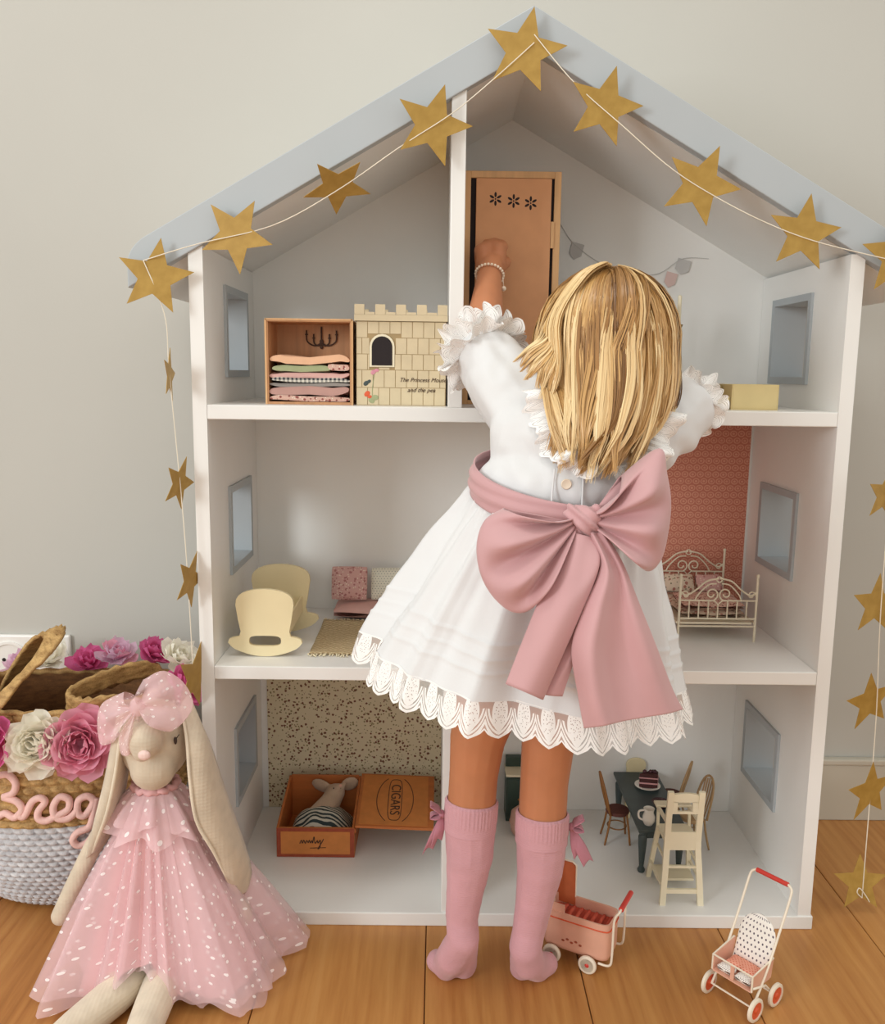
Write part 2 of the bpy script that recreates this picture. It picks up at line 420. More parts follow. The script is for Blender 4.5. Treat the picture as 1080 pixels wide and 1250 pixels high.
def floralcloth(name, bg, a, b, sc):
    g = G(name); co = g.coord(); n = g.noise(co, sc * 0.8, 3)
    f = g.voronoi(co, sc); f2 = g.voronoi(g.mapping(co, (1, 1, 1), (3, 5, 1)), sc * 1.4)
    c = g.mix(g.math('LESS_THAN', g.math('ADD', f, g.math('MULTIPLY', n, 0.3)), 0.48), lin(bg), lin(a)); c = g.mix(g.math('LESS_THAN', f2, 0.24), c, lin(b))
    g.color(c); g.set(Roughness=0.9); return g.m
M['floralpink'] = floralcloth('pink_floral_cotton', (218, 172, 166), (184, 122, 120), (236, 220, 204), 170)
M['floralcream'] = floralcloth('cream_floral_cotton', (222, 202, 180), (178, 120, 104), (126, 116, 86), 120)
M['floralsmall'] = floralcloth('small_floral_cotton', (216, 176, 160), (150, 84, 78), (232, 220, 200), 190)
M['rug'] = None
def rugm():
    g = G('knitted_zigzag_wool'); s = g.sep(g.coord()); x = g.math('PINGPONG', g.math('MULTIPLY', s[0], 130), 1.0)
    w = g.math('SINE', g.math('MULTIPLY', g.math('ADD', g.math('MULTIPLY', s[1], 150), g.math('MULTIPLY', x, 0.8)), 6.28))
    n = g.noise(g.coord(), 300, 3); f = g.math('ADD', g.math('MULTIPLY', w, 0.28), n)
    g.color(g.ramp(f, [(0.3, lin((170, 144, 106))), (0.75, lin((216, 196, 156)))])); g.set(Roughness=0.95); g.bump(f, 0.5, 0.002); return g.m
M['rug'] = rugm()
M['fringe'] = plain('cream_wool', (234, 220, 186), 0.95)
def stripes(name, a, b, fr, axis=2):
    g = G(name); s = g.sep(g.coord()); h = g.math('ADD', g.math('MULTIPLY', s[axis], fr), g.math('MULTIPLY', g.noise(g.coord(), 25), 1.6))
    g.color(g.mix(g.math('GREATER_THAN', g.math('SINE', g.math('MULTIPLY', h, 6.28)), 0.0), lin(a), lin(b))); g.set(Roughness=0.9); return g.m
M['stripe'] = stripes('striped_jersey', (206, 202, 188), (52, 64, 66), 120, 1)
M['mousefur'] = weave('mouse_linen', (196, 170, 146))
M['check'] = None
def check():
    g = G('checked_cotton'); s = g.sep(g.coord()); a = g.math('GREATER_THAN', g.math('SINE', g.math('MULTIPLY', s[0], 1100)), 0.0); b = g.math('GREATER_THAN', g.math('SINE', g.math('MULTIPLY', s[2], 1100)), 0.0)
    g.color(g.mix(g.math('MULTIPLY', g.math('ADD', a, b), 0.5), lin((60, 62, 70)), lin((226, 220, 206)))); g.set(Roughness=0.9); return g.m
M['check'] = check()
M['peach'] = plain('peach_cotton', (234, 186, 150), 0.9, 0.05, 40)
M['sage'] = plain('sage_cotton', (166, 172, 132), 0.9, 0.05, 40)
M['mauve'] = plain('mauve_cotton', (188, 146, 136), 0.9, 0.05, 40)
M['rosecloth'] = plain('rose_cotton', (222, 176, 168), 0.9, 0.05, 40)
M['greycloth'] = plain('grey_cotton', (150, 142, 136), 0.9, 0.05, 40)
def straw(name, a, b):
    g = G(name); co = g.coord(); n = g.noise(g.mapping(co, (60, 60, 160)), 1.0, 4); n2 = g.noise(co, 500, 2)
    g.color(g.ramp(g.math('ADD', g.math('MULTIPLY', n, 0.7), g.math('MULTIPLY', n2, 0.3)), [(0.3, lin(a)), (0.7, lin(b))])); g.set(Roughness=0.7); g.bump(n2, 0.3, 0.001); return g.m
M['straw'] = straw('seagrass', (130, 92, 46), (218, 178, 116))
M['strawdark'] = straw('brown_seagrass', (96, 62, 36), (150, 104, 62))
M['strawgrey'] = straw('whitewashed_seagrass', (176, 174, 178), (224, 222, 224))
M['rope'] = plain('pink_rope', (242, 200, 192), 0.9, 0.06, 120, 0.5, 500, 0.001)
def petalm(name, rgb):
    g = G(name); co = g.coord(); c = lin(rgb); col = g.ramp(g.noise(co, 90), [(0.3, tuple(x * 0.96 for x in c[:3]) + (1,)), (0.7, c)])
    d = g.node('ShaderNodeBsdfDiffuse'); t = g.node('ShaderNodeBsdfTranslucent'); g.link(col, d.inputs[0]); g.link(col, t.inputs[0])
    x = g.node('ShaderNodeMixShader'); x.inputs[0].default_value = 0.42; g.link(d.outputs[0], x.inputs[1]); g.link(t.outputs[0], x.inputs[2]); g.link(x.outputs[0], g.out.inputs[0]); return g.m
M['petalwhite'] = petalm('ivory_chiffon', (254, 250, 238))
M['petalpink'] = petalm('pink_chiffon', (250, 186, 206))
M['petalhot'] = petalm('hot_pink_chiffon', (232, 122, 174))
M['petallilac'] = petalm('pale_lilac_chiffon', (240, 206, 226))
M['eye'] = plain('dark_thread', (60, 44, 40), 0.5)
M['brass'] = plain('aged_brass', (168, 132, 76), 0.4, 0.1, 60, metal=0.7)
M['wax'] = plain('candle_wax', (244, 234, 206), 0.5, 0.02)
M['pearl'] = plain('pearl', (240, 222, 200), 0.25, 0.02)
M['flaggrey'] = plain('grey_flag_paper', (200, 198, 196), 0.85, 0.04)
M['flagpink'] = plain('pink_flag_paper', (222, 194, 188), 0.85, 0.04)

# ------------------------------------------------------------ the room
WY = 0.3265
m = MB(); m.box(-2.6, 2.6, WY, WY + 0.1, 0.0, 2.7); wall = m.build('wall_back', M['wall'])
tag(wall, 'plain off-white plaster wall behind the dollhouse', 'wall', kind='structure')
base = bpy.data.objects.new('baseboard_back', None); C.objects.link(base); base.location = (0, WY, 0)
tag(base, 'low cream baseboard running along the foot of the wall', 'baseboard', kind='structure')
m = MB(); m.box(-2.6, 2.6, WY - 0.012, WY, 0.0, 0.104); m.build('board', M['base'], base, bev=0.002)
m = MB(); m.box(-2.6, 2.6, WY - 0.015, WY, 0.104, 0.116); m.build('cap', M['base'], base, bev=0.003)
floor = bpy.data.objects.new('floor', None); C.objects.link(floor); floor.location = (0, 0, 0)
tag(floor, 'warm brown oak plank floor', 'floor', kind='structure')
m = MB(); m.box(-2.6, 2.6, -3.2, WY + 0.1, -0.03, -0.006); m.build('subfloor', M['gap'], floor)
seams = [-1.60, -1.39, -1.18, -0.965, -0.752, -0.542, -0.332, -0.119, 0.087, 0.298, 0.509, 0.72, 0.93, 1.14, 1.35, 1.56]
for i in range(len(seams) - 1):
    x0, x1 = seams[i] + 0.0006, seams[i + 1] - 0.0006; cuts = [-3.2, -2.1 + 0.37 * ((i * 5) % 7) / 7, -0.62 - 0.5 * ((i * 3) % 5) / 5, WY]
    for k in range(3):
        m = MB(); y0, y1 = cuts[k] + 0.0006, cuts[k + 1] - 0.0006; cx, cy = (x0 + x1) / 2, (y0 + y1) / 2
        m.box(x0 - cx, x1 - cx, y0 - cy, y1 - cy, -0.012, 0.0)
        p = m.build('plank', M['plank'], floor, bev=0.0012, local=True); p.location = (cx, cy, 0.0)

sock = thing('wall_socket', (-0.83, WY, 0.24), 'white double wall socket behind the straw basket', 'socket')
m = MB(); m.box(-0.93, -0.742, WY - 0.009, WY, 0.235, 0.325); m.build('cover_plate', M['plastic'], sock, bev=0.003)
for cx in (-0.776, -0.847):
    Mx = Matrix.Translation((cx, WY - 0.009, 0.281)) @ Matrix.Rotation(PI / 2, 4, 'X')
    m = MB(); m.lathe([(0.033, -0.001), (0.033, 0.0028), (0.0285, 0.0030), (0.0270, 0.0008), (0.0, 0.0008)], 28, Mx); s_ = m.build('insert', M['plastic'], sock, smooth=40)
    for dx in (-0.0095, 0.0095):
        m = MB(); m.lathe([(0.0, 0.0006), (0.0034, 0.0006), (0.0034, 0.0013), (0.0, 0.0013)], 10, Mx @ Matrix.Translation((dx, 0, 0))); m.build('pin_hole', M['dark'], s_)

# ------------------------------------------------------------ the dollhouse
HW, HI, HD = 0.430, 0.4116, 0.306
ZF, ZM0, ZM1, ZT0, ZT1, ZAP, SL = 0.0202, 0.3638, 0.3825, 0.7171, 0.7361, 1.2223, 0.5650
house = thing('dollhouse', (0, 0.15, 0), 'large white open dollhouse with pale grey gable roof standing against the wall', 'dollhouse')
wins = [(0.128, 0.243), (0.490, 0.610), (0.776, 0.893)]; WY0, WY1 = 0.110, 0.245
for sx in (-1, 1):
    xa, xb = sorted((sx * HI, sx * HW)); m = MB()
    zc = ZF
    m.box(xa, xb, 0, WY0, ZF, 0.936); m.box(xa, xb, WY1, HD, ZF, 0.936)
    for (a, b) in wins: m.box(xa, xb, WY0, WY1, zc, a); zc = b
    m.box(xa, xb, WY0, WY1, zc, 0.936)
    side = m.build('side_panel', M['house'], house)
    for (a, b) in wins:
        m = MB(); t = 0.005; xo, xi = sx * (HW + 0.028), sx * (HI - 0.004); x0, x1 = sorted((xo, xi))
        m.box(x0, x1, WY0 - t, WY0 + t, a - t, b + t); m.box(x0, x1, WY1 - t, WY1 + t, a - t, b + t)
        m.box(x0, x1, WY0 + t, WY1 - t, a - t, a + t); m.box(x0, x1, WY0 + t, WY1 - t, b - t, b + t)
        m.build('window_frame', M['wingrey'], side)
m = MB(); m.box(-HW - 0.003, HW + 0.003, -0.002, HD, 0, ZF); m.build('base_panel', M['house'], house, bev=0.0015)
for (a, b) in ((ZM0, ZM1), (ZT0, ZT1)):
    m = MB(); m.box(-HI, HI, 0.0005, HD, a, b); m.build('shelf', M['house'], house, bev=0.0012)
for (a, b) in ((ZF, ZM0), (ZT1, 1.128)):
    m = MB(); m.box(-0.0983, -0.0799, 0.001, HD, a, b); m.build('divider', M['house'], house, bev=0.001)
Mxz = Matrix(((1, 0, 0, 0), (0, 0, -1, 0), (0, 1, 0, 0), (0, 0, 0, 1)))   # local xy -> world xz, local z -> -y
m = MB(); m.prism([(-HW, 0.0), (HW, 0.0), (HW, ZAP - 0.03 - SL * HW), (0, ZAP - 0.03), (-HW, ZAP - 0.03 - SL * HW)], 0.006, Matrix.Translation((0, HD + 0.0065, 0)) @ Mxz); m.build('back_panel', M['house'], house)
for sx in (-1, 1):
    L = 0.506 if sx < 0 else 0.512; sl = SL if sx > 0 else 0.5735
    def rp(x, d): return (sx * x, ZAP - sl * x - d)
    def band(d0, d1, rnd):
        out = [rp(0, d0)]; n = 6
        if rnd:
            R = 0.022; c = (L - R, d0 + R * 0.9)
            for k in range(n + 1):
                a = PI / 2 * (1 - k / n); out.append(rp(c[0] + R * math.cos(a), c[1] - R * 0.9 * math.sin(a)))
            out.append(rp(L, d1))
        else: out += [rp(L - 0.002, d0), rp(L - 0.002, d1)]
        out.append(rp(0, d1))
        return out if sx < 0 else list(reversed(out))
    m = MB(); m.prism(band(0.0015, 0.0485, False), HD - 0.010, Matrix.Translation((0, HD + 0.006, 0)) @ Mxz); rf = m.build('roof_panel', M['house'], house)
    m = MB(); m.prism(band(0.0, 0.050, True), 0.016, Matrix.Translation((0, 0.0115, 0)) @ Mxz); m.build('fascia', M['roofgrey'], rf, bev=0.0012)
m = MB(); m.box(0.0700, 0.4075, HD - 0.0012, HD - 0.0002, ZM1 + 0.0002, ZT0 - 0.0002); m.build('wallpaper', M['paper_red'], house)['label'] = 'terracotta patterned wallpaper'
m = MB(); m.box(-0.401, -0.0987, HD - 0.0012, HD - 0.0002, ZF + 0.0002, ZM0 - 0.0002); m.build('wallpaper', M['paper_floral'], house)['label'] = 'cream wallpaper with small brown flowers'

# ------------------------------------------------------------ gold star garland
gar = thing('star_garland', (0, -0.02, 0.9), 'garland of gold paper stars strung along the dollhouse roof and hanging at both sides', 'garland')
pts = []
for k in range(10):
    r = 0.0495 if k % 2 == 0 else 0.0215; a = PI * k / 5; pts.append((r * math.sin(a), r * math.cos(a)))
m = MB(); m.prism(list(reversed(pts)), 0.0007, Matrix.Translation((0, 0.00035, 0)) @ Mxz); star0 = m.build('star', M['gold'], gar, local=True)
GO = Vector(gar.location); used = [False]
def star(p, cw, yaw=0.0, tilt=0.0, sc=1.0):
    o = star0 if not used[0] else copy_part(star0, 'star', gar, (0, 0, 0)); used[0] = True
    R = Matrix.Rotation(math.radians(yaw), 3, 'Z') @ Matrix.Rotation(math.radians(tilt), 3, 'X') @ Matrix.Rotation(math.radians(cw), 3, 'Y')
    o.location = Vector(p) - GO; o.rotation_euler = R.to_euler(); o.scale = (sc, 1, sc); return o
star((-0.4657, -0.0220, 0.8943), 10, 6, -4, 0.98); star((-0.3636, -0.0220, 0.9459), 32, -5, 3, 0.96)
star((-0.2384, -0.0140, 1.0064), 26, 22, 52, 0.90); star((-0.1216, -0.0220, 1.0780), 17, 6, 2, 1.0)
star((-0.0122, -0.0220, 1.1644), 12, -4, -3, 1.04); star((0.0866, -0.0240, 1.1019), 15, 5, 2, 0.97)
star((0.2081, -0.0240, 1.0124), 24, -6, 3, 1.0); star((0.3403, -0.0220, 0.9572), 8, 4, -2, 0.98)
star((0.4599, -0.0220, 0.9322), -3, 4, 2, 1.0)
star((-0.4522, -0.0200, 0.7733), 14, 96, 0, 0.72); star((-0.4450, -0.0180, 0.6348), 22, 75, 6, 0.74)
star((-0.4352, -0.0180, 0.5065), 26, 79, 4, 0.80); star((-0.4334, -0.0160, 0.3729), 20, 76, 2, 0.95)
star((0.4768, -0.0100, 0.6299), 8, 28, 3, 0.74); star((0.4859, 0.0050, 0.4778), 4, 20, 0, 0.88)
star((0.4979, 0.0200, 0.3348), -10, 20, 6, 0.90); star((0.5149, 0.0300, 0.1959), -4, 24, 4, 0.95); star((0.5194, 0.0420, 0.0459), 2, 3, -14, 0.86)
m = MB()
m.tube(cr([(-0.4348, -0.0170, 0.3548), (-0.4400, -0.0180, 0.5593), (-0.4525, -0.0190, 0.7733), (-0.4555, -0.0210, 0.8475), (-0.4787, -0.0238, 0.9137)], 30), 0.0007, 5)
m.tube(cr([(-0.4787, -0.0238, 0.9137), (-0.4121, -0.0238, 0.9342), (-0.3174, -0.0238, 0.9579), (-0.2373, -0.0240, 1.0006), (-0.1622, -0.0240, 1.0513), (-0.0979, -0.0245, 1.0917), (-0.0481, -0.0245, 1.1316), (-0.0009, -0.0245, 1.1729)], 40), 0.0007, 5)
m.tube(cr([(-0.0012, -0.0250, 1.1818), (0.0476, -0.0262, 1.1287), (0.1070, -0.0262, 1.0809), (0.1713, -0.0262, 1.0306), (0.2337, -0.0262, 0.9950), (0.2967, -0.0250, 0.9669), (0.3594, -0.0245, 0.9463), (0.4530, -0.0245, 0.9259)], 40), 0.0007, 5)
m.tube(cr([(0.4530, -0.0245, 0.9259), (0.4797, -0.0120, 0.6346), (0.4942, 0.0060, 0.4523), (0.5095, 0.0220, 0.3052), (0.5194, 0.0360, 0.1245), (0.5207, 0.0360, 0.0262)], 30), 0.0007, 5)
m.tube(cr([(0.5207, 0.0360, 0.0262), (0.5117, 0.0340, 0.0352), (0.5147, 0.0340, 0.0430), (0.5254, 0.0340, 0.0301), (0.5310, 0.0340, 0.0210)], 12), 0.0008, 5)
m.build('string', M['string'], gar)

# ------------------------------------------------------------ attic, left room
def text_mesh(s, name, size, mat, parent, Mt, shear=0.0, ext=0.0002):
    cu = bpy.data.curves.new(name, 'FONT'); cu.body = s; cu.size = size; cu.extrude = ext; cu.shear = shear; cu.align_x = 'CENTER'; cu.align_y = 'CENTER'
    t = bpy.data.objects.new(name + '_tmp', cu); C.objects.link(t); dg = bpy.context.evaluated_depsgraph_get(); dg.update()
    me = bpy.data.meshes.new_from_object(t.evaluated_get(dg)); bpy.data.objects.remove(t); me.name = name
    off = Vector((0, 0, 0)); p = parent
    while p is not None: off += Vector(p.location); p = p.parent
    for v in me.vertices: v.co = (Mt @ v.co) - off
    me.materials.clear(); me.materials.append(mat); o = bpy.data.objects.new(name, me); C.objects.link(o); o.parent = parent; return o
# open box with the printed chandelier
bx0, bx1, bz0, bz1, by = -0.3425, -0.2265, ZT1, 0.8490, 0.045
cbox = thing('wooden_box', (-0.284, 0.08, ZT1), 'open wooden box with a chandelier print on its back, stuffed with folded cloths', 'box')
m = MB(); t = 0.0035
for a in ((bx0, bx1, by, 0.115, bz0, bz0 + t), (bx0, bx1, by, 0.115, bz1 - t, bz1)): m.box(*a)
m.box(bx0, bx0 + t, by, 0.115, bz0 + t, bz1 - t); m.box(bx1 - t, bx1, by, 0.115, bz0 + t, bz1 - t); m.build('shell', M['boxwood'], cbox, bev=0.0006)
m = MB(); m.box(bx0 + t, bx1 - t, 0.111, 0.115, bz0 + t, bz1 - t); m.build('back', M['boxwood'], cbox)
m = MB(); m.box(bx0 - 0.001, bx0 + 0.0015, by - 0.001, by + 0.001, bz0, bz1); m.box(bx1 - 0.0015, bx1 + 0.001, by - 0.001, by + 0.001, bz0, bz1); m.box(bx0, bx1, by - 0.001, by + 0.001, bz1 - 0.0015, bz1 + 0.0008); m.build('edge_trim', M['frame_wood'], cbox)
m = MB(); cx, cz, yy = -0.2760, 0.8265, 0.1095
m.tube([(cx, yy, cz - 0.014), (cx, yy, cz + 0.016)], 0.0013, 6); m.sphere((cx, yy, cz - 0.005), (0.003, 0.0015, 0.004)); m.sphere((cx, yy, cz - 0.012), (0.0025, 0.0015, 0.003))
for s in (-1, 1):
    for w, h in ((0.011, 0.001), (0.021, 0.006)):
        m.tube(cr([(cx, yy, cz - 0.006), (cx + s * w * 0.45, yy, cz - 0.0105), (cx + s * w * 0.95, yy, cz - 0.007 + h * 0.4), (cx + s * w, yy, cz + h - 0.001)], 10), 0.0011, 6)
        m.box(cx + s * w - 0.002, cx + s * w + 0.002, yy - 0.001, yy + 0.001, cz + h - 0.0015, cz + h); m.tube([(cx + s * w, yy, cz + h), (cx + s * w, yy, cz + h + 0.005)], 0.0011, 6)
m.build('chandelier_print', M['ink'], cbox)
# folded cloths
def folded(name, x0, x1, y0, y1, z0, h, mat, label, sag=0.0, seed=1):
    def f(u, v):
        a = 2 * PI * u; ca, sa = math.cos(a), math.sin(a); e = 0.35
        px = (abs(ca) ** e) * (1 if ca > 0 else -1); pz = (abs(sa) ** 0.8) * (1 if sa > 0 else -1)
        x = (x0 + x1) / 2 + px * (x1 - x0) / 2; y = y0 + (y1 - y0) * v
        z = z0 + h / 2 + pz * h / 2
        w = noise.noise(Vector((x * 40, y * 30, seed * 7.3))) * h * 0.62 - sag * (1 - ((x - x0) / (x1 - x0) * 2 - 1) ** 2)
        return (x, y + 0.004 * noise.noise(Vector((x * 60, z * 100, seed))), z + w)
    m = MB(); m.grid(f, 28, 8, wu=True)
    n = 28; m.f.append(tuple(reversed(range(n)))); m.f.append(tuple(8 * n + j for j in range(n)))
    ox = Vector(((x0 + x1) / 2, (y0 + y1) / 2, z0)); o = MB(); o.v = [v - ox for v in m.v]; o.f = m.f
    ob = o.build(name, mat, smooth=60); ob.location = ox; tag(ob, label, 'cloth', 'folded cloths in the wooden box'); return ob
zz = bz0 + 0.0042
for (h, dx0, dx1, mt, lb, sg) in ((0.0070, 0.004, 0.004, 'floralsmall', 'pink flowered cloth, lowest of the stack in the wooden box', 0.000),
        (0.0112, 0.0035, 0.005, 'mauve', 'mauve folded cloth second from the bottom in the wooden box', 0.001),
        (0.0050, 0.0035, 0.003, 'greycloth', 'thin grey folded cloth in the middle of the box stack', 0.001),
        (0.0058, 0.006, 0.004, 'check', 'dark checked folded cloth in the middle of the box stack', 0.0),
        (0.0070, 0.0035, 0.0045, 'rosecloth', 'rose folded cloth under the green one in the box', 0.0),
        (0.0080, 0.008, 0.030, 'sage', 'sage green folded cloth second from the top in the box', 0.0006)):
    folded('folded_cloth', bx0 + dx0, bx1 - dx1, by + 0.003 + random.random() * 0.003, 0.106, zz, h, M[mt], lb, sg, zz * 100); zz += h + 0.0008
folded('folded_cloth', bx1 - 0.0335, bx1 - 0.0045, by + 0.003, 0.106, zz - 0.0084, 0.0082, M['floralsmall'], 'pink flowered bundle squeezed beside the green cloth in the box', 0, 3.3)
folded('folded_cloth', bx0 + 0.0045, bx1 - 0.004, by + 0.004, 0.106, zz + 0.0006, 0.0100, M['peach'], 'peach folded cloth on top of the stack in the wooden box', 0.0005, 9.1)

# castle box
k0, k1, kb, ky = -0.2215, -0.1010, ZT1, 0.048
cas = thing('castle_box', (-0.161, 0.08, ZT1), 'cream castle-shaped box with battlements, arched window and painted bricks', 'box')
m = MB(); m.box(k0, k1, ky + 0.0008, 0.125, kb, 0.8475); m.build('body', M['castlegap'], cas)
m = MB(); m.box(k1 + 0.0003, k1 + 0.0015, ky + 0.003, 0.125, kb, 0.85); m.build('dark_sleeve', M['dark'], cas)
def arch(cx, z0, w, h, n=10):
    return [(cx - w / 2, z0), (cx + w / 2, z0)] + [(cx + w / 2 * math.cos(PI * k / n), z0 + h - w / 2 + w / 2 * math.sin(PI * k / n)) for k in range(n + 1)]
wx, wz, ww, wh = -0.1870, 0.7895, 0.0275, 0.0385
rows = [0.7365, 0.7600, 0.7835, 0.8045, 0.8260, 0.8475]; j = 0.0004
for r in range(5):
    z0, z1 = rows[r] + j, rows[r + 1] - j; x = k0 - (0.0075 if r % 2 else 0.0)
    while x < k1:
        a, b = max(x, k0) + j, min(x + 0.0150, k1) - j; x += 0.0150
        if b - a < 0.002: continue
        if b > wx - ww / 2 - 0.004 and a < wx + ww / 2 + 0.004 and z1 > wz + wh + 0.008: z0 = max(rows[r] + j, wz + wh + 0.0035)
        elif b > wx - ww / 2 - 0.002 and a < wx + ww / 2 + 0.002 and z1 > wz - 0.003 and z0 < wz + wh + 0.002:
            if a < wx - ww / 2 - 0.003: b = wx - ww / 2 - 0.0035
            elif b > wx + ww / 2 + 0.003: a = wx + ww / 2 + 0.0035
            elif z0 < wz - 0.004: m = MB(); m.box(a, b, ky, ky + 0.001, z0, wz - 0.0028); m.build('brick', M['castle'], cas); continue
            else: continue
            if b - a < 0.0015: continue
        m = MB(); m.box(a, b, ky, ky + 0.001, z0, z1); m.build('brick', M['castle'], cas); z0 = rows[r] + j
m = MB(); m.box(k0 - 0.0025, k1 + 0.0015, ky - 0.0035, 0.128, 0.8480, 0.8560); m.build('parapet', M['castle'], cas)
for k in range(9):
    w = (k1 - k0 + 0.004) / 9; a = k0 - 0.0025 + k * w; tall = 0.8695 if k % 2 == 0 else 0.8595
    m = MB(); m.box(a + j, a + w - j, ky - 0.0035, ky + 0.002, 0.8562, tall); m.build('merlon', M['castle'], cas)
m = MB()
for k in range(5):
    w = (k1 - k0 + 0.004) / 9; a = k0 - 0.0025 + 2 * k * w; m.box(a + j, a + w - j, 0.120, 0.125, 0.8562, 0.8680)
m.build('rear_battlement', M['castle'], cas)
ring = arch(wx, wz - 0.002, ww + 0.006, wh + 0.005)
m = MB(); m.prism(ring, 0.0008, Matrix.Translation((0, ky - 0.0002, 0)) @ Mxz); m.build('window_surround', M['creamwhite'], cas)
m = MB(); m.prism(arch(wx, wz, ww, wh), 0.0008, Matrix.Translation((0, ky - 0.0008, 0)) @ Mxz); m.build('window_opening', M['dark'], cas)
Mt = Matrix.Translation((-0.1320, ky - 0.0004, 0.7705)) @ Matrix.Rotation(PI / 2, 4, 'X')
text_mesh('The Princess Mouse', 'lettering', 0.0078, M['ink'], cas, Mt, 0.35)
text_mesh('and the pea', 'lettering', 0.0080, M['ink'], cas, Matrix.Translation((-0.1340, ky - 0.0004, 0.7570)) @ Matrix.Rotation(PI / 2, 4, 'X'), 0.35)
fl = {'petalpink': [(-0.1985, 0.7805, 0.004), (-0.194, 0.783, 0.003)], 'orange': [(-0.207, 0.7515, 0.0045), (-0.2035, 0.7475, 0.003)], 'table': [(-0.2085, 0.7655, 0.004), (-0.2045, 0.768, 0.003)], 'sage': [(-0.1965, 0.7465, 0.005), (-0.201, 0.7425, 0.0045)]}
for mt, L in fl.items():
    m = MB()
    for (x, z, r) in L: m.sphere((x, ky - 0.0002, z), (r, 0.0005, r * 0.75), 10, 6, Matrix.Rotation(random.uniform(-0.8, 0.8), 3, 'Y'))
    m.build('painted_flower', M[mt], cas)
m = MB(); m.tube(cr([(-0.199, ky - 0.0002, 0.740), (-0.200, ky - 0.0002, 0.758), (-0.197, ky - 0.0002, 0.779)], 8), 0.0005, 4); m.build('painted_stem', M['sage'], cas)

# ------------------------------------------------------------ attic, right room
wr = thing('wardrobe', (-0.01, 0.18, ZT1), 'tall kraft-brown toy wardrobe with flower cutouts beside the attic divider', 'wardrobe')
w0, w1, wy, wt = -0.0780, 0.0585, 0.138, 1.0610
m = MB(); m.box(w0, w1, wy + 0.004, 0.235, ZT1, wt); m.build('carcass', M['dark'], wr)
f = 0.0095
m = MB(); m.box(w0, w0 + f, wy, wy + 0.02, ZT1, wt); m.box(w1 - f, w1, wy, wy + 0.02, ZT1, wt); m.box(w0 + f, w1 - f, wy, wy + 0.02, wt - f, wt); m.box(w0 + f, w1 - f, wy, wy + 0.02, ZT1, ZT1 + 0.006)
m.box(w0, w0 + 0.002, wy + 0.02, 0.235, ZT1, wt); m.box(w1 - 0.002, w1, wy + 0.02, 0.235, ZT1, wt); m.box(w0, w1, wy + 0.02, 0.235, wt - 0.002, wt + 0.0004)
m.build('frame', M['frame_wood'], wr, bev=0.0008)
d0, d1 = w0 + f + 0.0075, w1 - f - 0.0045
m = MB(); m.box(d0, d1, wy - 0.004, wy + 0.0025, ZT1 + 0.030, wt - f - 0.001); door = m.build('door', M['kraft'], wr, bev=0.0008)
for zc, L in ((1.0225, (-0.034, -0.0085, 0.0155)), (0.820, (-0.034, -0.0085, 0.0155))):
    for q, cx in enumerate(L):
        m = MB()
        for k in range(6):
            a = PI * k / 3; R = Matrix.Rotation(a, 3, 'Y'); c = Vector((cx, wy - 0.0040, zc - 0.0025 * q)) + Vector((math.sin(a) * 0.0058, 0, math.cos(a) * 0.0058))
            m.sphere(c, (0.0017, 0.0006, 0.0037), 8, 6, R)
        m.sphere((cx, wy - 0.0040, zc - 0.0025 * q), (0.0012, 0.0005, 0.0012), 8, 6); m.build('flower_cutout', M['dark'], door)
for zc in (0.975, 0.80):
    m = MB(); m.box(d1 + 0.0004, d1 + 0.0050, wy - 0.003, wy + 0.001, zc - 0.018, zc + 0.018); m.build('hinge', M['frame_wood'], wr)
m = MB(); m.box(d0 + 0.004, d0 + 0.016, wy - 0.009, wy - 0.004, 0.946, 0.960); m.build('door_pull', M['kraft'], door, bev=0.002)

def hollow(x0, x1, y0, y1, z0, z1, t):
    m = MB(); m.box(x0, x1, y0, y1, z0, z0 + t); m.box(x0, x0 + t, y0, y1, z0 + t, z1); m.box(x1 - t, x1, y0, y1, z0 + t, z1); m.box(x0 + t, x1 - t, y0, y0 + t, z0 + t, z1); m.box(x0 + t, x1 - t, y1 - t, y1, z0 + t, z1); return m
def boxthing(name, mb, mat, loc, label, cat, group=None):
    loc = Vector(loc); n = MB(); n.v = [v - loc for v in mb.v]; n.f = mb.f; n.uv = mb.uv; o = n.build(name, mat, bev=0.0006); o.location = loc; tag(o, label, cat, group); return o
boxthing('card_box', hollow(0.2870, 0.3510, 0.050, 0.110, ZT1, 0.7705, 0.0015), M['yellowbox'], (0.319, 0.08, ZT1), 'larger pale yellow open card box on the attic floor by the window', 'box', 'pale yellow card boxes in the attic')
boxthing('card_box', hollow(0.2480, 0.2852, 0.052, 0.085, ZT1, 0.7540, 0.0015), M['yellowbox'], (0.266, 0.07, ZT1), 'small low pale yellow card box next to the larger yellow box', 'box', 'pale yellow card boxes in the attic')
boxthing('card_box', hollow(0.2480, 0.2850, 0.0875, 0.130, ZT1, 0.7690, 0.0015), M['yellowbox_shaded'], (0.266, 0.10, ZT1), 'pale yellow card box painted in shade, standing behind the small yellow box', 'box', 'pale yellow card boxes in the attic')

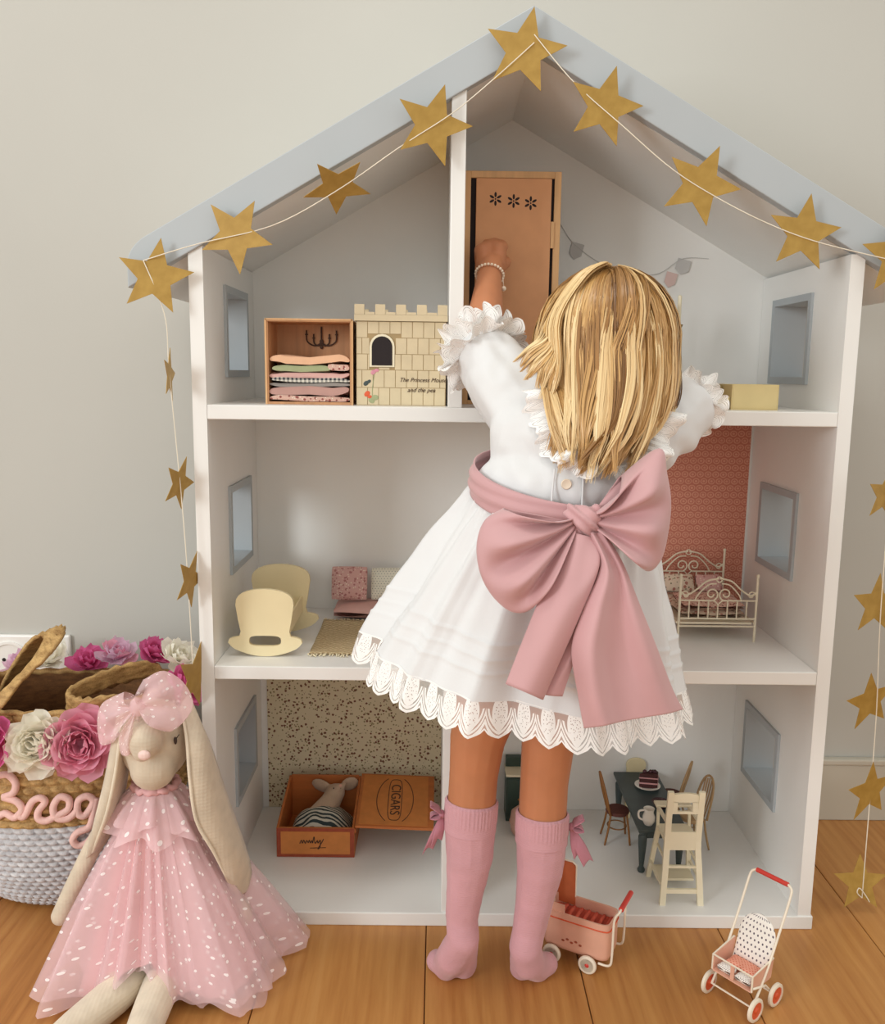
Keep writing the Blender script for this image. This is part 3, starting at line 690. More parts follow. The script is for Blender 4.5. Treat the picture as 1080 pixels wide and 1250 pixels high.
# candelabrum half hidden behind the head
cd = thing('candelabrum', (0.226, 0.20, ZT1), 'little candle holder with white candles in the attic behind the blond head', 'candle holder')
m = MB(); m.lathe([(0.018, 0), (0.018, 0.003), (0.006, 0.008), (0.003, 0.02), (0.003, 0.085), (0.005, 0.09), (0.003, 0.095), (0.003, 0.125), (0.0, 0.127)], 16, Matrix.Translation((0.226, 0.20, ZT1))); m.build('stem', M['brass'], cd, smooth=50)
for dx, dy, h in ((0.0235, 0.0, 0.150), (-0.0235, 0.0, 0.150), (0.0, -0.0235, 0.140), (0.027, 0.014, 0.140)):
    c = Vector((0.226 + dx, 0.20 + dy, 0)); z = ZT1 + 0.116
    m = MB(); m.tube(cr([(0.226, 0.20, ZT1 + 0.095), (0.226 + dx * 0.6, 0.20 + dy * 0.6, ZT1 + 0.090), (c.x, c.y, ZT1 + 0.105), (c.x, c.y, z)], 12), 0.0012, 6)
    m.lathe([(0.0, 0.0), (0.004, 0.0), (0.007, 0.006), (0.0065, 0.006), (0.003, 0.001), (0.0, 0.001)], 12, Matrix.Translation((c.x, c.y, z - 0.001))); arm = m.build('arm', M['brass'], cd, smooth=50)
    m = MB(); m.lathe([(0.0, 0.0), (0.0032, 0.0), (0.0030, h - 0.105), (0.0, h - 0.103)], 10, Matrix.Translation((c.x, c.y, z + 0.002))); m.build('candle', M['wax'], arm, smooth=50)

bu = thing('bunting', (0.19, HD - 0.003, 1.0), 'faint grey and pink paper bunting on the attic back wall', 'bunting')
m = MB(); m.tube(cr([(0.0791, 0.3040, 1.0194), (0.1065, 0.3040, 0.9844), (0.1697, 0.3040, 0.9471), (0.2359, 0.3040, 0.9416), (0.2781, 0.3040, 0.9664), (0.3202, 0.3040, 0.9670)], 30), 0.0005, 4); m.build('string', M['flaggrey'], bu)
for (p, w, h, mt) in (((0.1069, 0.3045, 0.9756), 0.020, 0.026, 'flaggrey'), ((0.2789, 0.3045, 0.9537), 0.022, 0.024, 'flaggrey'), ((0.2602, 0.3045, 0.9330), 0.018, 0.024, 'flagpink'), ((0.1970, 0.3045, 0.9283), 0.020, 0.024, 'flagpink')):
    m = MB(); m.prism([(-w / 2, h / 2), (-w / 2, -h * 0.2), (0, -h / 2), (w / 2, -h * 0.2), (w / 2, h / 2)], 0.0006, Matrix.Translation(p) @ Matrix.Rotation(0.25, 4, 'Y') @ Mxz); m.build('flag', M[mt], bu)

# ------------------------------------------------------------ middle floor, left room
cra = thing('cradle', (-0.345, 0.11, ZM1), 'cream wooden toy cradle with curved rockers near the left window', 'cradle')
def cradle_board(y, cx, sc):
    # outline: bell-shaped board above a rocker
    hb, wt, wb = 0.097 * sc, 0.0405 * sc, 0.0340 * sc; o = []
    n = 14
    for k in range(n + 1):                        # rounded top
        a = PI * k / n; o.append((wt * math.cos(a), 0.074 * sc + 0.023 * sc * (math.sin(a) ** 0.7)))
    o += [(-wb - 0.0035 * sc, 0.054 * sc), (-wb, 0.036 * sc), (-wb - 0.002 * sc, 0.0285 * sc), (-0.045 * sc, 0.0270 * sc), (-0.0505 * sc, 0.0245 * sc), (-0.0520 * sc, 0.0195 * sc), (-0.0480 * sc, 0.0145 * sc)]
    for k in range(11):
        x = -0.043 + 0.086 * k / 10; o.append((x * sc, (0.0105 * (x / 0.043) ** 2) * sc))
    o += [(0.0480 * sc, 0.0145 * sc), (0.0520 * sc, 0.0195 * sc), (0.0505 * sc, 0.0245 * sc), (0.045 * sc, 0.0270 * sc), (wb + 0.002 * sc, 0.0285 * sc), (wb, 0.036 * sc), (wb + 0.0035 * sc, 0.054 * sc)]
    hole = [(0.0225 * sc * math.copysign(abs(math.cos(2 * PI * k / 20)) ** 0.5, math.cos(2 * PI * k / 20)), (0.0225 if True else 0) * sc + 0.0075 * sc * math.copysign(abs(math.sin(2 * PI * k / 20)) ** 0.6, math.sin(2 * PI * k / 20))) for k in range(20)]
    bm = bmesh.new(); T = 0.006
    ov = [bm.verts.new((p[0], p[1], 0)) for p in o]; hv = [bm.verts.new((p[0], p[1], 0)) for p in hole]
    es = [bm.edges.new((ov[i], ov[(i + 1) % len(ov)])) for i in range(len(ov))] + [bm.edges.new((hv[i], hv[(i + 1) % len(hv)])) for i in range(len(hv))]
    bmesh.ops.triangle_fill(bm, use_beauty=True, use_dissolve=False, edges=es)
    r = bmesh.ops.extrude_face_region(bm, geom=bm.faces[:]); bmesh.ops.translate(bm, verts=[e for e in r['geom'] if isinstance(e, bmesh.types.BMVert)], vec=(0, 0, T))
    bmesh.ops.recalc_face_normals(bm, faces=bm.faces[:])
    bm.verts.index_update(); m = MB(); Mm = Matrix.Translation((cx, y + T, ZM1 + 0.0006)) @ Mxz
    m.add([Mm @ v.co for v in bm.verts], [tuple(v.index for v in f.verts) for f in bm.faces]); bm.free(); return m
cradle_board(0.042, -0.3500, 1.0).build('foot_board', M['cream'], cra)
cradle_board(0.160, -0.3480, 1.10).build('head_board', M['cream'], cra)
for s in (-1, 1):
    m = MB(); m.bar((-0.349 + s * 0.0325, 0.048, ZM1 + 0.046), (-0.349 + s * 0.0325, 0.160, ZM1 + 0.046), 0.003, 0.024); m.build('side_board', M['cream'], cra)
m = MB(); m.box(-0.381, -0.317, 0.048, 0.160, ZM1 + 0.033, ZM1 + 0.036); m.build('bottom_board', M['cream'], cra)

def pillow(c, w, h, d, rx=0.0, rz=0.0, ry=0.0, n=14):
    Mt = Matrix.Translation(c) @ Euler((rx, ry, rz)).to_matrix().to_4x4(); m = MB()
    for s in (1, -1):
        def f(u, v):
            a, b = 2 * u - 1, 2 * v - 1; a, b = a * (1 - 0.10 * b * b), b * (1 - 0.10 * a * a); e = max(0, (1 - abs(a) ** 2.6)) ** 0.5 * max(0, (1 - abs(b) ** 2.6)) ** 0.5
            pin = 1 - 0.08 * (1 - b * b) ; pin2 = 1 - 0.08 * (1 - a * a)
            return Mt @ Vector((a * w / 2 * pin, s * -1 * d / 2 * e * (1 + 0.15 * noise.noise(Vector((a * 2, b * 2, w * 90)))), b * h / 2 * pin2))
        if s > 0: m.grid(f, n, n, uvf=lambda u, v: (u, v))
        else: m.grid(lambda u, v: f(1 - u, v), n, n, uvf=lambda u, v: (u, v))
    return m
def soft(name, mb, mat, loc, label, cat, group=None):
    loc = Vector(loc); n = MB(); n.v = [v - loc for v in mb.v]; n.f = mb.f; n.uv = mb.uv; o = n.build(name, mat, smooth=80); o.location = loc; return tag(o, label, cat, group)
soft('cushion', pillow((-0.2540, 0.2690, 0.4355), 0.064, 0.060, 0.024, -0.25), M['floralpink'], (-0.254, 0.265, 0.408), 'square pink floral cushion leaning on the left room wall', 'cushion', 'cushions in the left room')
soft('cushion', pillow((-0.1860, 0.2710, 0.4345), 0.070, 0.058, 0.024, -0.25), M['tinydots'], (-0.186, 0.267, 0.408), 'white cushion with tiny dots beside the pink floral cushion', 'cushion', 'cushions in the left room')
soft('mattress', pillow((-0.2080, 0.2600, 0.3960), 0.150, 0.090, 0.0225, -PI / 2), M['rosecloth'], (-0.208, 0.260, ZM1 + 0.001), 'dusty pink floor mattress under the two cushions', 'mattress')
rug = thing('rug', (-0.235, 0.13, ZM1), 'beige knitted zigzag rug with fringed ends on the middle floor', 'rug')
def rugf(u, v):
    x = -0.2895 + 0.14 * u; y = 0.052 + 0.158 * v
    return (x, y, ZM1 + 0.0022 + 0.0012 * noise.noise(Vector((x * 40, y * 40, 2))) + (0.008 * max(0, v - 0.8) * 5 * 0.4))
m = MB(); m.grid(rugf, 24, 24); m.build('pile', M['rug'], rug, smooth=180, solid=0.003)
m = MB()
for e, yd in ((0, -1), (1, 1)):
    for k in range(34):
        p = Vector(rugf(k / 33, e)); L = 0.007 + random.random() * 0.005; m.tube([p, p + Vector((random.uniform(-0.002, 0.002), yd * L * 0.6, 0.0008)), p + Vector((random.uniform(-0.004, 0.004), yd * L, -0.0005))], [0.0010, 0.0013, 0.0007], 5)
m.build('fringe', M['fringe'], rug, smooth=180)

# ------------------------------------------------------------ middle floor, right room: wire bed
bed = thing('bed', (0.312, 0.2, ZM1), 'ivory wire bed with scrolled ends in front of the terracotta wallpaper', 'bed')
def bed_end(x0, x1, y, zt, zr, name, z0=ZM1):
    m = MB(); r = 0.0017; w = x1 - x0; cx = (x0 + x1) / 2
    for x in (x0, x1): m.tube([(x, y, z0), (x, y, zt)], r * 1.15, 8); m.sphere((x, y, zt + 0.001), r * 1.6, 8, 6)
    for z in (zr, zr - 0.012, zr + 0.028): m.tube([(x0, y, z), (x1, y, z)], r * 0.95, 6) if z != zr + 0.028 else m.tube([(x0, y, z), (cx - 0.006, y, z), (cx, y, z - 0.006), (cx + 0.006, y, z), (x1, y, z)], r * 0.8, 6)
    for k in range(1, 8):
        x = x0 + w * k / 8; m.tube([(x, y, zr), (x, y, zr + 0.028 - (0.005 if k == 4 else 0))], r * 0.7, 6)
    zb = zr + 0.028
    def spiral(cx_, cz_, R, turns, dirx, start):
        P = []
        for k in range(22):
            t = k / 21; a = start + dirx * turns * 2 * PI * t; rr = R * (1 - 0.72 * t); P.append((cx_ + rr * math.cos(a), y, cz_ + rr * math.sin(a)))
        return P
    for s in (-1, 1):
        m.tube(spiral(cx + s * 0.0105, zb + 0.010, 0.0105, 1.25, -s, -PI / 2 if s > 0 else -PI / 2), r * 0.75, 6)
        m.tube(cr([(cx + s * 0.001, y, zb + 0.034), (cx + s * w * 0.16, y, zb + 0.030), (cx + s * w * 0.30, y, zb + 0.016), (cx + s * w * 0.42, y, zb + 0.008), (cx + s * w * 0.485, y, zb + 0.013)], 16), r * 0.85, 6)
        m.tube(spiral(cx + s * w * 0.43, zb + 0.0085, 0.0062, 1.1, s, 0 if s > 0 else PI), r * 0.65, 6)
        m.tube(cr([(cx + s * 0.004, y, zb + 0.026), (cx + s * w * 0.14, y, zb + 0.024), (cx + s * w * 0.26, y, zb + 0.010), (cx + s * w * 0.30, y, zb + 0.001)], 12), r * 0.7, 6)
    m.tube([(cx + 0.0042 * math.cos(2 * PI * k / 14), y, zb + 0.0325 + 0.0042 * math.sin(2 * PI * k / 14)) for k in range(14)], r * 0.6, 6, closed=True)
    return m.build(name, M['wire'], bed, smooth=60)
bed_end(0.2570, 0.3730, 0.138, 0.484, 0.4185, 'foot_board'); bed_end(0.2500, 0.3700, 0.288, 0.494, 0.4300, 'head_board')
for x in (0.2545, 0.3720):
    m = MB(); m.tube([(x, 0.138, 0.412), (x - 0.002, 0.288, 0.412)], 0.0018, 8); m.build('side_rail', M['wire'], bed)
m = MB(); m.box(0.2585, 0.3690, 0.141, 0.285, 0.4090, 0.4120); m.build('base', M['wire'], bed)
soft('mattress', pillow((0.3138, 0.2130, 0.4200), 0.108, 0.138, 0.016, -PI / 2), M['floralcream'], (0.3138, 0.213, 0.4121), 'floral mattress lying in the ivory wire bed', 'mattress')
soft('quilt', pillow((0.3140, 0.1850, 0.4345), 0.104, 0.078, 0.016, -PI / 2 + 0.05), M['floralsmall'], (0.314, 0.185, 0.4270), 'small flowered quilt folded over the wire bed', 'quilt')
soft('pillow', pillow((0.2900, 0.2640, 0.4430), 0.052, 0.036, 0.022, -0.75), M['floralcream'], (0.29, 0.264, 0.429), 'cream floral pillow at the left of the bed head', 'pillow', 'pillows on the wire bed')
soft('pillow', pillow((0.3390, 0.2650, 0.4430), 0.046, 0.034, 0.020, -0.75, 0.1), M['floralpink'], (0.339, 0.265, 0.429), 'pink floral pillow at the right of the bed head', 'pillow', 'pillows on the wire bed')

# ------------------------------------------------------------ ground floor, left room: cigar box with a mouse
cig = thing('cigar_box', (-0.30, 0.20, ZF), 'open orange-brown cigar box with its lid folded out to the right', 'box')
a0, a1, b0, b1, h0, h1 = -0.3580, -0.2350, 0.142, 0.272, ZF, 0.0700; t = 0.004
def tilt(m, px):   # the back of the box stands a little higher in its frame
    return m
for nm, q in (('bottom', (a0, a1, b0, b1, h0, h0 + t)), ('side', (a0, a0 + t, b0, b1, h0 + t, h1 + 0.010)), ('side', (a1 - t, a1, b0, b1, h0 + t, h1 + 0.010)), ('front', (a0 + t, a1 - t, b0, b0 + t, h0 + t, h1)), ('back', (a0 + t, a1 - t, b1 - t, b1, h0 + t, h1 + 0.028))):
    m = MB(); m.box(*q)
    if nm == 'side':
        for v in m.v:
            if v.z > h1: v.z = h1 + 0.026 * (v.y - b0) / (b1 - b0)
    m.build(nm, M['cigar'], cig, bev=0.0006)
m = MB(); m.box(a0 + 0.0005, a1 - 0.0005, b0 - 0.0006, b0, h0 + 0.0008, h1 - 0.0006); lab = m.build('label_border', M['cigarred'], cig)
m = MB(); m.box(a0 + 0.007, a1 - 0.007, b0 - 0.0010, b0 - 0.0005, h0 + 0.006, h1 - 0.006); m.build('label_paper', M['cigarpaper'], lab)
m = MB(); yy = b0 - 0.0013
P = [(-0.0195, 0), (-0.0175, 0.006), (-0.0160, 0.0005), (-0.0140, 0.006), (-0.0120, 0.0005), (-0.0100, 0.0055), (-0.0080, 0.0015), (-0.0065, 0.006), (-0.0050, 0.001), (-0.0030, 0.0055), (-0.0020, 0.001), (0.0000, 0.012), (0.0012, 0.0005), (0.0045, 0.0055), (0.0055, 0.001), (0.0085, 0.006), (0.0080, -0.006), (0.0050, -0.0085), (0.0090, -0.001), (0.0130, 0.008)]
m.tube(cr([(-0.2985 + x * 1.15, yy, 0.0440 + z) for x, z in P], 90), 0.0007, 5)
m.tube([(-0.305, yy, 0.0365), (-0.280, yy, 0.0375)], 0.0005, 5); m.build('handwriting', M['ink'], lab)
lid0 = MB(); lx0, lx1 = a1 + 0.001, -0.1100
def lidp(x, y, o): return Vector((x, y, 0.0655 + 0.0010 + 0.026 * (y - b0) / (b1 - b0) + 0.004 * (1 - (x - lx0) / (lx1 - lx0)) + o))
def slab(x0, x1, y0, y1, o0, o1):
    m = MB(); vs = [lidp(x, y, o) for o in (o0, o1) for y in (y0, y1) for x in (x0, x1)]; m.add(vs, [(0, 2, 3, 1), (4, 5, 7, 6), (0, 1, 5, 4), (2, 6, 7, 3), (0, 4, 6, 2), (1, 3, 7, 5)]); return m
lid = slab(lx0, lx1, b0, b1, 0, 0.004).build('lid', M['cigar'], cig, bev=0.0006)
slab(lx0 + 0.005, lx1 - 0.010, b0 + 0.004, b1 - 0.004, 0.004, 0.0046).build('lid_paper', M['cigarpaper'], lid)
m = MB(); lc = ((lx0 + lx1) / 2 - 0.002, (b0 + b1) / 2)
for R1, R2, e in ((0.030, 0.058, 2), (0.011, 0.050, 4)):
    P = []
    for k in range(40):
        a = 2 * PI * k / 40; x = lc[0] + R1 * math.copysign(abs(math.cos(a)) ** (2 / e), math.cos(a)); y = lc[1] + R2 * math.copysign(abs(math.sin(a)) ** (2 / e), math.sin(a))
        if e == 2 and abs(x - lc[0]) < 0.0135: continue
        P.append(lidp(x, y, 0.0048))
    if e == 2:
        h = len(P) // 2; A = [p for p in P if p.x > lc[0]]; B = [p for p in P if p.x < lc[0]]
        A.sort(key=lambda p: p.y); B.sort(key=lambda p: p.y); m.tube(A, 0.0006, 5); m.tube(B, 0.0006, 5)
    else: m.tube(P, 0.0006, 5, closed=True)
m.build('ornament', M['ink'], lid)
sl_ = math.atan(0.026 / (b1 - b0)); Lm = Matrix.Translation(lidp(lc[0], lc[1], 0.0048)) @ Matrix.Rotation(sl_, 4, 'X') @ Matrix.Rotation(-PI / 2, 4, 'Z')
text_mesh('CIGARS', 'lettering', 0.0225, M['ink'], lid, Lm)
# lid rests: two small wooden battens below it are hidden, the lid hangs on its hinge strip
m = MB(); m.box(lx0 - 0.002, lx0 + 0.001, b0 + 0.004, b1 - 0.004, 0.060, 0.0665); m.build('hinge_strip', M['cigar'], cig)

mo = thing('toy_mouse', (-0.292, 0.20, ZF + t), 'toy mouse in a striped jersey lying inside the cigar box', 'toy mouse')
blend('body', [[((-0.305, 0.190, 0.056), 0.020), ((-0.285, 0.235, 0.064), 0.018), ((-0.278, 0.252, 0.074), 0.016), ((-0.272, 0.246, 0.086), 0.008)], [((-0.275, 0.25, 0.075), 0.014), ((-0.262, 0.248, 0.092), 0.003)]], [((-0.302, 0.262, 0.082), (0.019, 0.004, 0.013), (0.3, 0.5, 0)), ((-0.254, 0.262, 0.086), (0.016, 0.004, 0.014), (0.3, -0.5, 0))], M['mousefur'], mo, 0.0022, 5)
def jer(u, v):
    x = -0.342 + 0.098 * u; y = 0.150 + 0.085 * v
    z = 0.036 + 0.040 * math.sin(PI * min(1, u * 1.02)) ** 0.55 * math.sin(PI * (0.12 + 0.80 * v)) ** 0.6 + 0.006 * noise.noise(Vector((x * 50, y * 50, 4)))
    return (x, y, z)
m = MB(); m.grid(jer, 26, 22); m.build('striped_blanket', M['stripe'], mo, smooth=180, solid=0.002)
m = MB(); m.sphere((-0.268, 0.243, 0.092), 0.0028, 8, 6); m.build('nose', M['pinkfelt'], mo)
for x in (-0.279, -0.268): 
    m = MB(); m.sphere((x, 0.2415, 0.0875), 0.0014, 8, 6); m.build('eye', M['eye'], mo)

# ------------------------------------------------------------ ground floor, right room
tb = thing('dining_table', (0.243, 0.19, ZF), 'dark slate-painted toy dining table with turned legs', 'table')
T0, T1, TY0, TY1, TZ = 0.2035, 0.2790, 0.100, 0.300, 0.0950
m = MB(); m.box(T0, T1, TY0, TY1, TZ - 0.005, TZ); m.build('table_top', M['table'], tb, bev=0.001)
m = MB(); m.box(T0 + 0.006, T1 - 0.006, TY0 + 0.008, TY1 - 0.008, TZ - 0.018, TZ - 0.005); m.build('apron', M['table'], tb)
for x in (T0 + 0.009, T1 - 0.009):
    for y in (TY0 + 0.011, TY1 - 0.011):
        m = MB(); m.lathe([(0.0, 0), (0.005, 0), (0.006, 0.004), (0.0035, 0.009), (0.0045, 0.02), (0.0065, 0.045), (0.007, 0.058), (0.005, 0.062), (0.007, 0.066), (0.007, TZ - ZF - 0.006)], 14, Matrix.Translation((x, y, ZF))); m.build('leg', M['table'], tb, smooth=50)
def put(o, loc): o.location = loc
pl = thing('cake_plate', (0.2493, 0.2415, 0.0951), 'white plate under the slice of chocolate cake', 'plate')
m = MB(); P0 = Vector(pl.location); m.lathe([(0.0, 0.0004), (0.010, 0.0004), (0.0205, 0.004), (0.0215, 0.0046), (0.0205, 0.0050), (0.011, 0.0022), (0.0, 0.0020)], 28, Matrix.Translation(P0)); m.build('dish', M['china'], pl, smooth=60)
ck = thing('cake_slice', P0 + Vector((0, 0, 0.0022)), 'chocolate cake slice with pink cream layers on the toy table', 'cake')
out = [(-0.016, -0.006), (0.014, -0.011), (0.018, 0.004), (0.011, 0.012)]
for k, (za, zb, mt, nm) in enumerate(((0, 0.007, 'cake', 'sponge'), (0.007, 0.0095, 'cakecream', 'cream_layer'), (0.0095, 0.0165, 'cake', 'sponge'), (0.0165, 0.0185, 'cakecream', 'cream_layer'), (0.0185, 0.0245, 'cake', 'icing'))):
    m = MB(); m.prism([(x * (1 if mt == 'cake' else 1.05), y * (1 if mt == 'cake' else 1.05)) for x, y in out], zb - za, Matrix.Translation(P0 + Vector((0, 0, 0.0022 + za)))); m.build(nm, M[mt], ck, bev=0.0006)
for dx in (-0.006, 0.004, 0.011):
    m = MB(); m.sphere(P0 + Vector((dx, -0.001, 0.0285)), 0.0036, 10, 7); m.build('berry', M['berry'], ck, smooth=180)
bw = thing('berry_bowl', (0.2545, 0.1732, 0.0951), 'small dark bowl of berries near the front of the toy table', 'bowl'); P1 = Vector(bw.location)
m = MB(); m.lathe([(0.0, 0.0002), (0.008, 0.0002), (0.015, 0.009), (0.0142, 0.009), (0.007, 0.0018), (0.0, 0.0018)], 20, Matrix.Translation(P1)); m.build('bowl', M['berry'], bw, smooth=50)
for k in range(7):
    a = 2.4 * k; m = MB(); m.sphere(P1 + Vector((0.0062 * math.cos(a) * (k > 0), 0.0062 * math.sin(a) * (k > 0), 0.0085 + 0.002 * (k == 0))), 0.0036, 8, 6); m.build('berry', M['berry'], bw, smooth=180)
jg = thing('jug', (0.2220, 0.1180, 0.0951), 'white toy jug with a handle on the front corner of the table', 'jug'); P2 = Vector(jg.location)
m = MB(); m.lathe([(0.0, 0.0), (0.0065, 0.0), (0.0095, 0.006), (0.0095, 0.013), (0.0070, 0.020), (0.0085, 0.026), (0.0078, 0.026), (0.0060, 0.020), (0.0, 0.019)], 20, Matrix.Translation(P2)); m.build('pot', M['china'], jg, smooth=60)
m = MB(); m.tube(cr([P2 + Vector((-0.0075, 0, 0.023)), P2 + Vector((-0.0155, 0, 0.021)), P2 + Vector((-0.0150, 0, 0.011)), P2 + Vector((-0.0090, 0, 0.007))], 14), 0.0016, 8); m.build('handle', M['china'], jg, smooth=180)

def bent_chair(name, x, y, rz, label, mats, group='toy chairs around the dining table', woven=False):
    t = thing(name, (x, y, ZF), label, 'chair', group, rz); w, d, hs, hb = 0.0185, 0.018, 0.052, 0.118
    m = MB(); m.lathe([(0.0, hs - 0.003), (w, hs - 0.003), (w + 0.001, hs), (w, hs + 0.0025), (0.0, hs + 0.0035)], 20); m.build('seat', M[mats[1]], t, smooth=50, local=True)
    for sx in (-1, 1):
        m = MB(); m.tube(cr([(sx * w * 0.7, d * 0.7, hs), (sx * w * 0.85, d * 0.9, hs * 0.5), (sx * w, d * 1.05, 0)], 8), [0.0018] * 7 + [0.0014], 8); m.build('leg', M[mats[0]], t, smooth=180, local=True)
        m = MB(); m.tube(cr([(sx * w * 0.75, -d * 0.75, hs), (sx * w * 0.85, -d * 0.95, hs * 0.5), (sx * w, -d * 1.25, 0)], 8), [0.0018] * 7 + [0.0014], 8); m.build('leg', M[mats[0]], t, smooth=180, local=True)
    m = MB(); P = []
    for k in range(19):
        a = PI * k / 18; P.append((w * 0.98 * math.cos(a), -d * 0.85 - 0.016 * math.sin(a) ** 0.6, hs + (hb - hs) * math.sin(a) ** 0.55))
    m.tube(P, 0.0019, 8); m.build('back_hoop', M[mats[0]], t, smooth=180, local=True)
    for k in (-1, 0, 1) if not woven else (-2, -1, 0, 1, 2):
        m = MB(); xx = k * (0.0062 if not woven else 0.0052); m.tube(cr([(xx * 0.8, -d * 0.9, hs), (xx, -d * 0.85 - 0.010, (hs + hb) / 2), (xx, -d * 0.85 - 0.0155, hb - 0.004 - 0.002 * abs(k))], 8), 0.0013, 6); m.build('spindle', M[mats[0]], t, smooth=180, local=True)
    m = MB(); m.tube([(w * 0.85 * math.cos(2 * PI * k / 20), d * 0.85 * math.sin(2 * PI * k / 20), hs * 0.5) for k in range(20)], 0.0011, 6, closed=True); m.build('stretcher', M[mats[0]], t, smooth=180, local=True)
    return t
bent_chair('bentwood_chair', 0.1925, 0.205, -PI / 2, 'honey wood chair with dark seat on the left side of the toy table', ('chairwood', 'chairseat'))
bent_chair('bentwood_chair', 0.2960, 0.262, PI / 2 - 0.5, 'bentwood chair with looped back at the far right of the toy table', ('rattan', 'chairseat'))
bent_chair('bentwood_chair', 0.3100, 0.185, PI / 2 + 0.35, 'rattan chair at the right of the toy table beside the highchair', ('rattan', 'rattan'), woven=True)
# cream chair at the far end
cc = thing('cream_chair', (0.243, 0.287, ZF), 'cream chair with rounded solid back at the far end of the toy table', 'chair', 'toy chairs around the dining table')
m = MB(); m.prism([(0.0175 * math.cos(PI * k / 12), 0.030 + 0.012 * math.sin(PI * k / 12)) for k in range(13)] + [(-0.0145, 0.0), (0.0145, 0.0)], 0.004, Matrix.Translation((0.243, 0.3045, 0.0780)) @ Mxz); m.build('backrest', M['cream'], cc, bev=0.001)
m = MB(); m.box(0.2260, 0.2600, 0.276, 0.302, 0.070, 0.074); m.build('seat', M['cream'], cc, bev=0.001)
for x in (0.2285, 0.2575):
    for y in (0.279, 0.3010):
        m = MB(); m.box(x - 0.002, x + 0.002, y - 0.002, y + 0.002, ZF, 0.0785 if y > 0.3 else 0.070); m.build('leg', M['cream'], cc)

# highchair seen from behind
hc = thing('highchair', (0.247, 0.06, ZF), 'ivory wooden doll highchair standing at the front edge of the ground floor', 'highchair')
def hp(x, y, z): return Vector((x, y, ZF + z))
bxl, bxr = 0.2240, 0.2745
for s, xb, xt in ((-1, 0.2235, 0.2290), (1, 0.2790, 0.2740)):   # rear legs run up into the back posts
    m = MB(); P = cr([hp(xb, 0.024, 0), hp((xb + xt) / 2 - s * 0.0005, 0.030, 0.05), hp(xt, 0.036, 0.088), hp(xt, 0.034, 0.130), hp(xt, 0.029, 0.172)], 14)
    for a, b in zip(P, P[1:]): m.bar(a - (b - a) * 0.05, b + (b - a) * 0.05, 0.0085, 0.0055, up=(0, 1, 0))
    m.build('back_post', M['creamwhite'], hc)
    m = MB(); m.bar(hp(xb + s * 0.003, 0.098, 0), hp(xt, 0.084, 0.090), 0.0065, 0.0055, up=(0, 1, 0)); m.build('front_leg', M['creamwhite'], hc)
    m = MB(); m.bar(hp(xb + s * 0.0020, 0.030, 0.030), hp(xb + s * 0.0025, 0.094, 0.030), 0.0035, 0.0035); m.build('side_rail', M['creamwhite'], hc)
    m = MB(); m.bar(hp(xt, 0.033, 0.060), hp(xt, 0.088, 0.060), 0.0030, 0.0030); m.build('side_rail', M['creamwhite'], hc)
    m = MB(); m.bar(hp(xt + s * 0.001, 0.034, 0.122), hp(xt + s * 0.001, 0.092, 0.118), 0.0045, 0.0040); m.build('arm_rest', M['creamwhite'], hc)
    m = MB(); m.bar(hp(xt + s * 0.001, 0.086, 0.088), hp(xt + s * 0.001, 0.088, 0.118), 0.0040, 0.0040, up=(0, 1, 0)); m.build('arm_support', M['creamwhite'], hc)
m = MB(); o = [(0.2275, 0.130), (0.2755, 0.130)] + [(0.2515 + 0.0240 * math.cos(PI * k / 10), 0.164 + 0.0055 * math.sin(PI * k / 10)) for k in range(11)]
def holed(o, x0, x1, z0, z1):   # back board with a hand slot
    m = MB(); m.box(0.2290, x0, 0.0300, 0.0345, ZF + 0.141, ZF + 0.156); m.box(x1, 0.2745, 0.0300, 0.0345, ZF + 0.141, ZF + 0.156)
    m.prism([(0.2275, 0.1555), (0.2755, 0.1555)] + [(0.2515 + 0.0240 * math.cos(PI * k / 10), 0.163 + 0.0060 * math.sin(PI * k / 10)) for k in range(11)], 0.0045, Matrix.Translation((0, 0.0345, ZF)) @ Mxz)
    return m
holed(o, 0.2400, 0.2620, 0.141, 0.156).build('backrest', M['creamwhite'], hc)
m = MB(); m.box(0.2290, 0.2745, 0.0305, 0.0340, ZF + 0.1375, ZF + 0.1412); m.build('back_rail', M['creamwhite'], hc)
m = MB(); m.box(0.2270, 0.2765, 0.034, 0.090, ZF + 0.0870, ZF + 0.0915); m.build('seat', M['creamwhite'], hc, bev=0.0008)
m = MB(); m.box(0.2305, 0.2725, 0.0335, 0.037, ZF + 0.0800, ZF + 0.1080); m.build('back_rail', M['creamwhite'], hc)
m = MB(); m.box(0.2240, 0.2790, 0.060, 0.098, ZF + 0.016, ZF + 0.0195); m.build('foot_board', M['creamwhite'], hc)
m = MB(); m.bar(hp(0.226, 0.027, 0.020), hp(0.277, 0.027, 0.020), 0.0065, 0.004, up=(0, 1, 0)); m.build('back_rail', M['creamwhite'], hc)
m = MB(); m.bar(hp(0.228, 0.032, 0.055), hp(0.275, 0.032, 0.055), 0.003, 0.003, up=(0, 1, 0)); m.build('back_rail', M['creamwhite'], hc)
m = MB(); m.box(0.2245, 0.2790, 0.088, 0.104, ZF + 0.1180, ZF + 0.1215); m.build('tray', M['creamwhite'], hc, bev=0.0008)

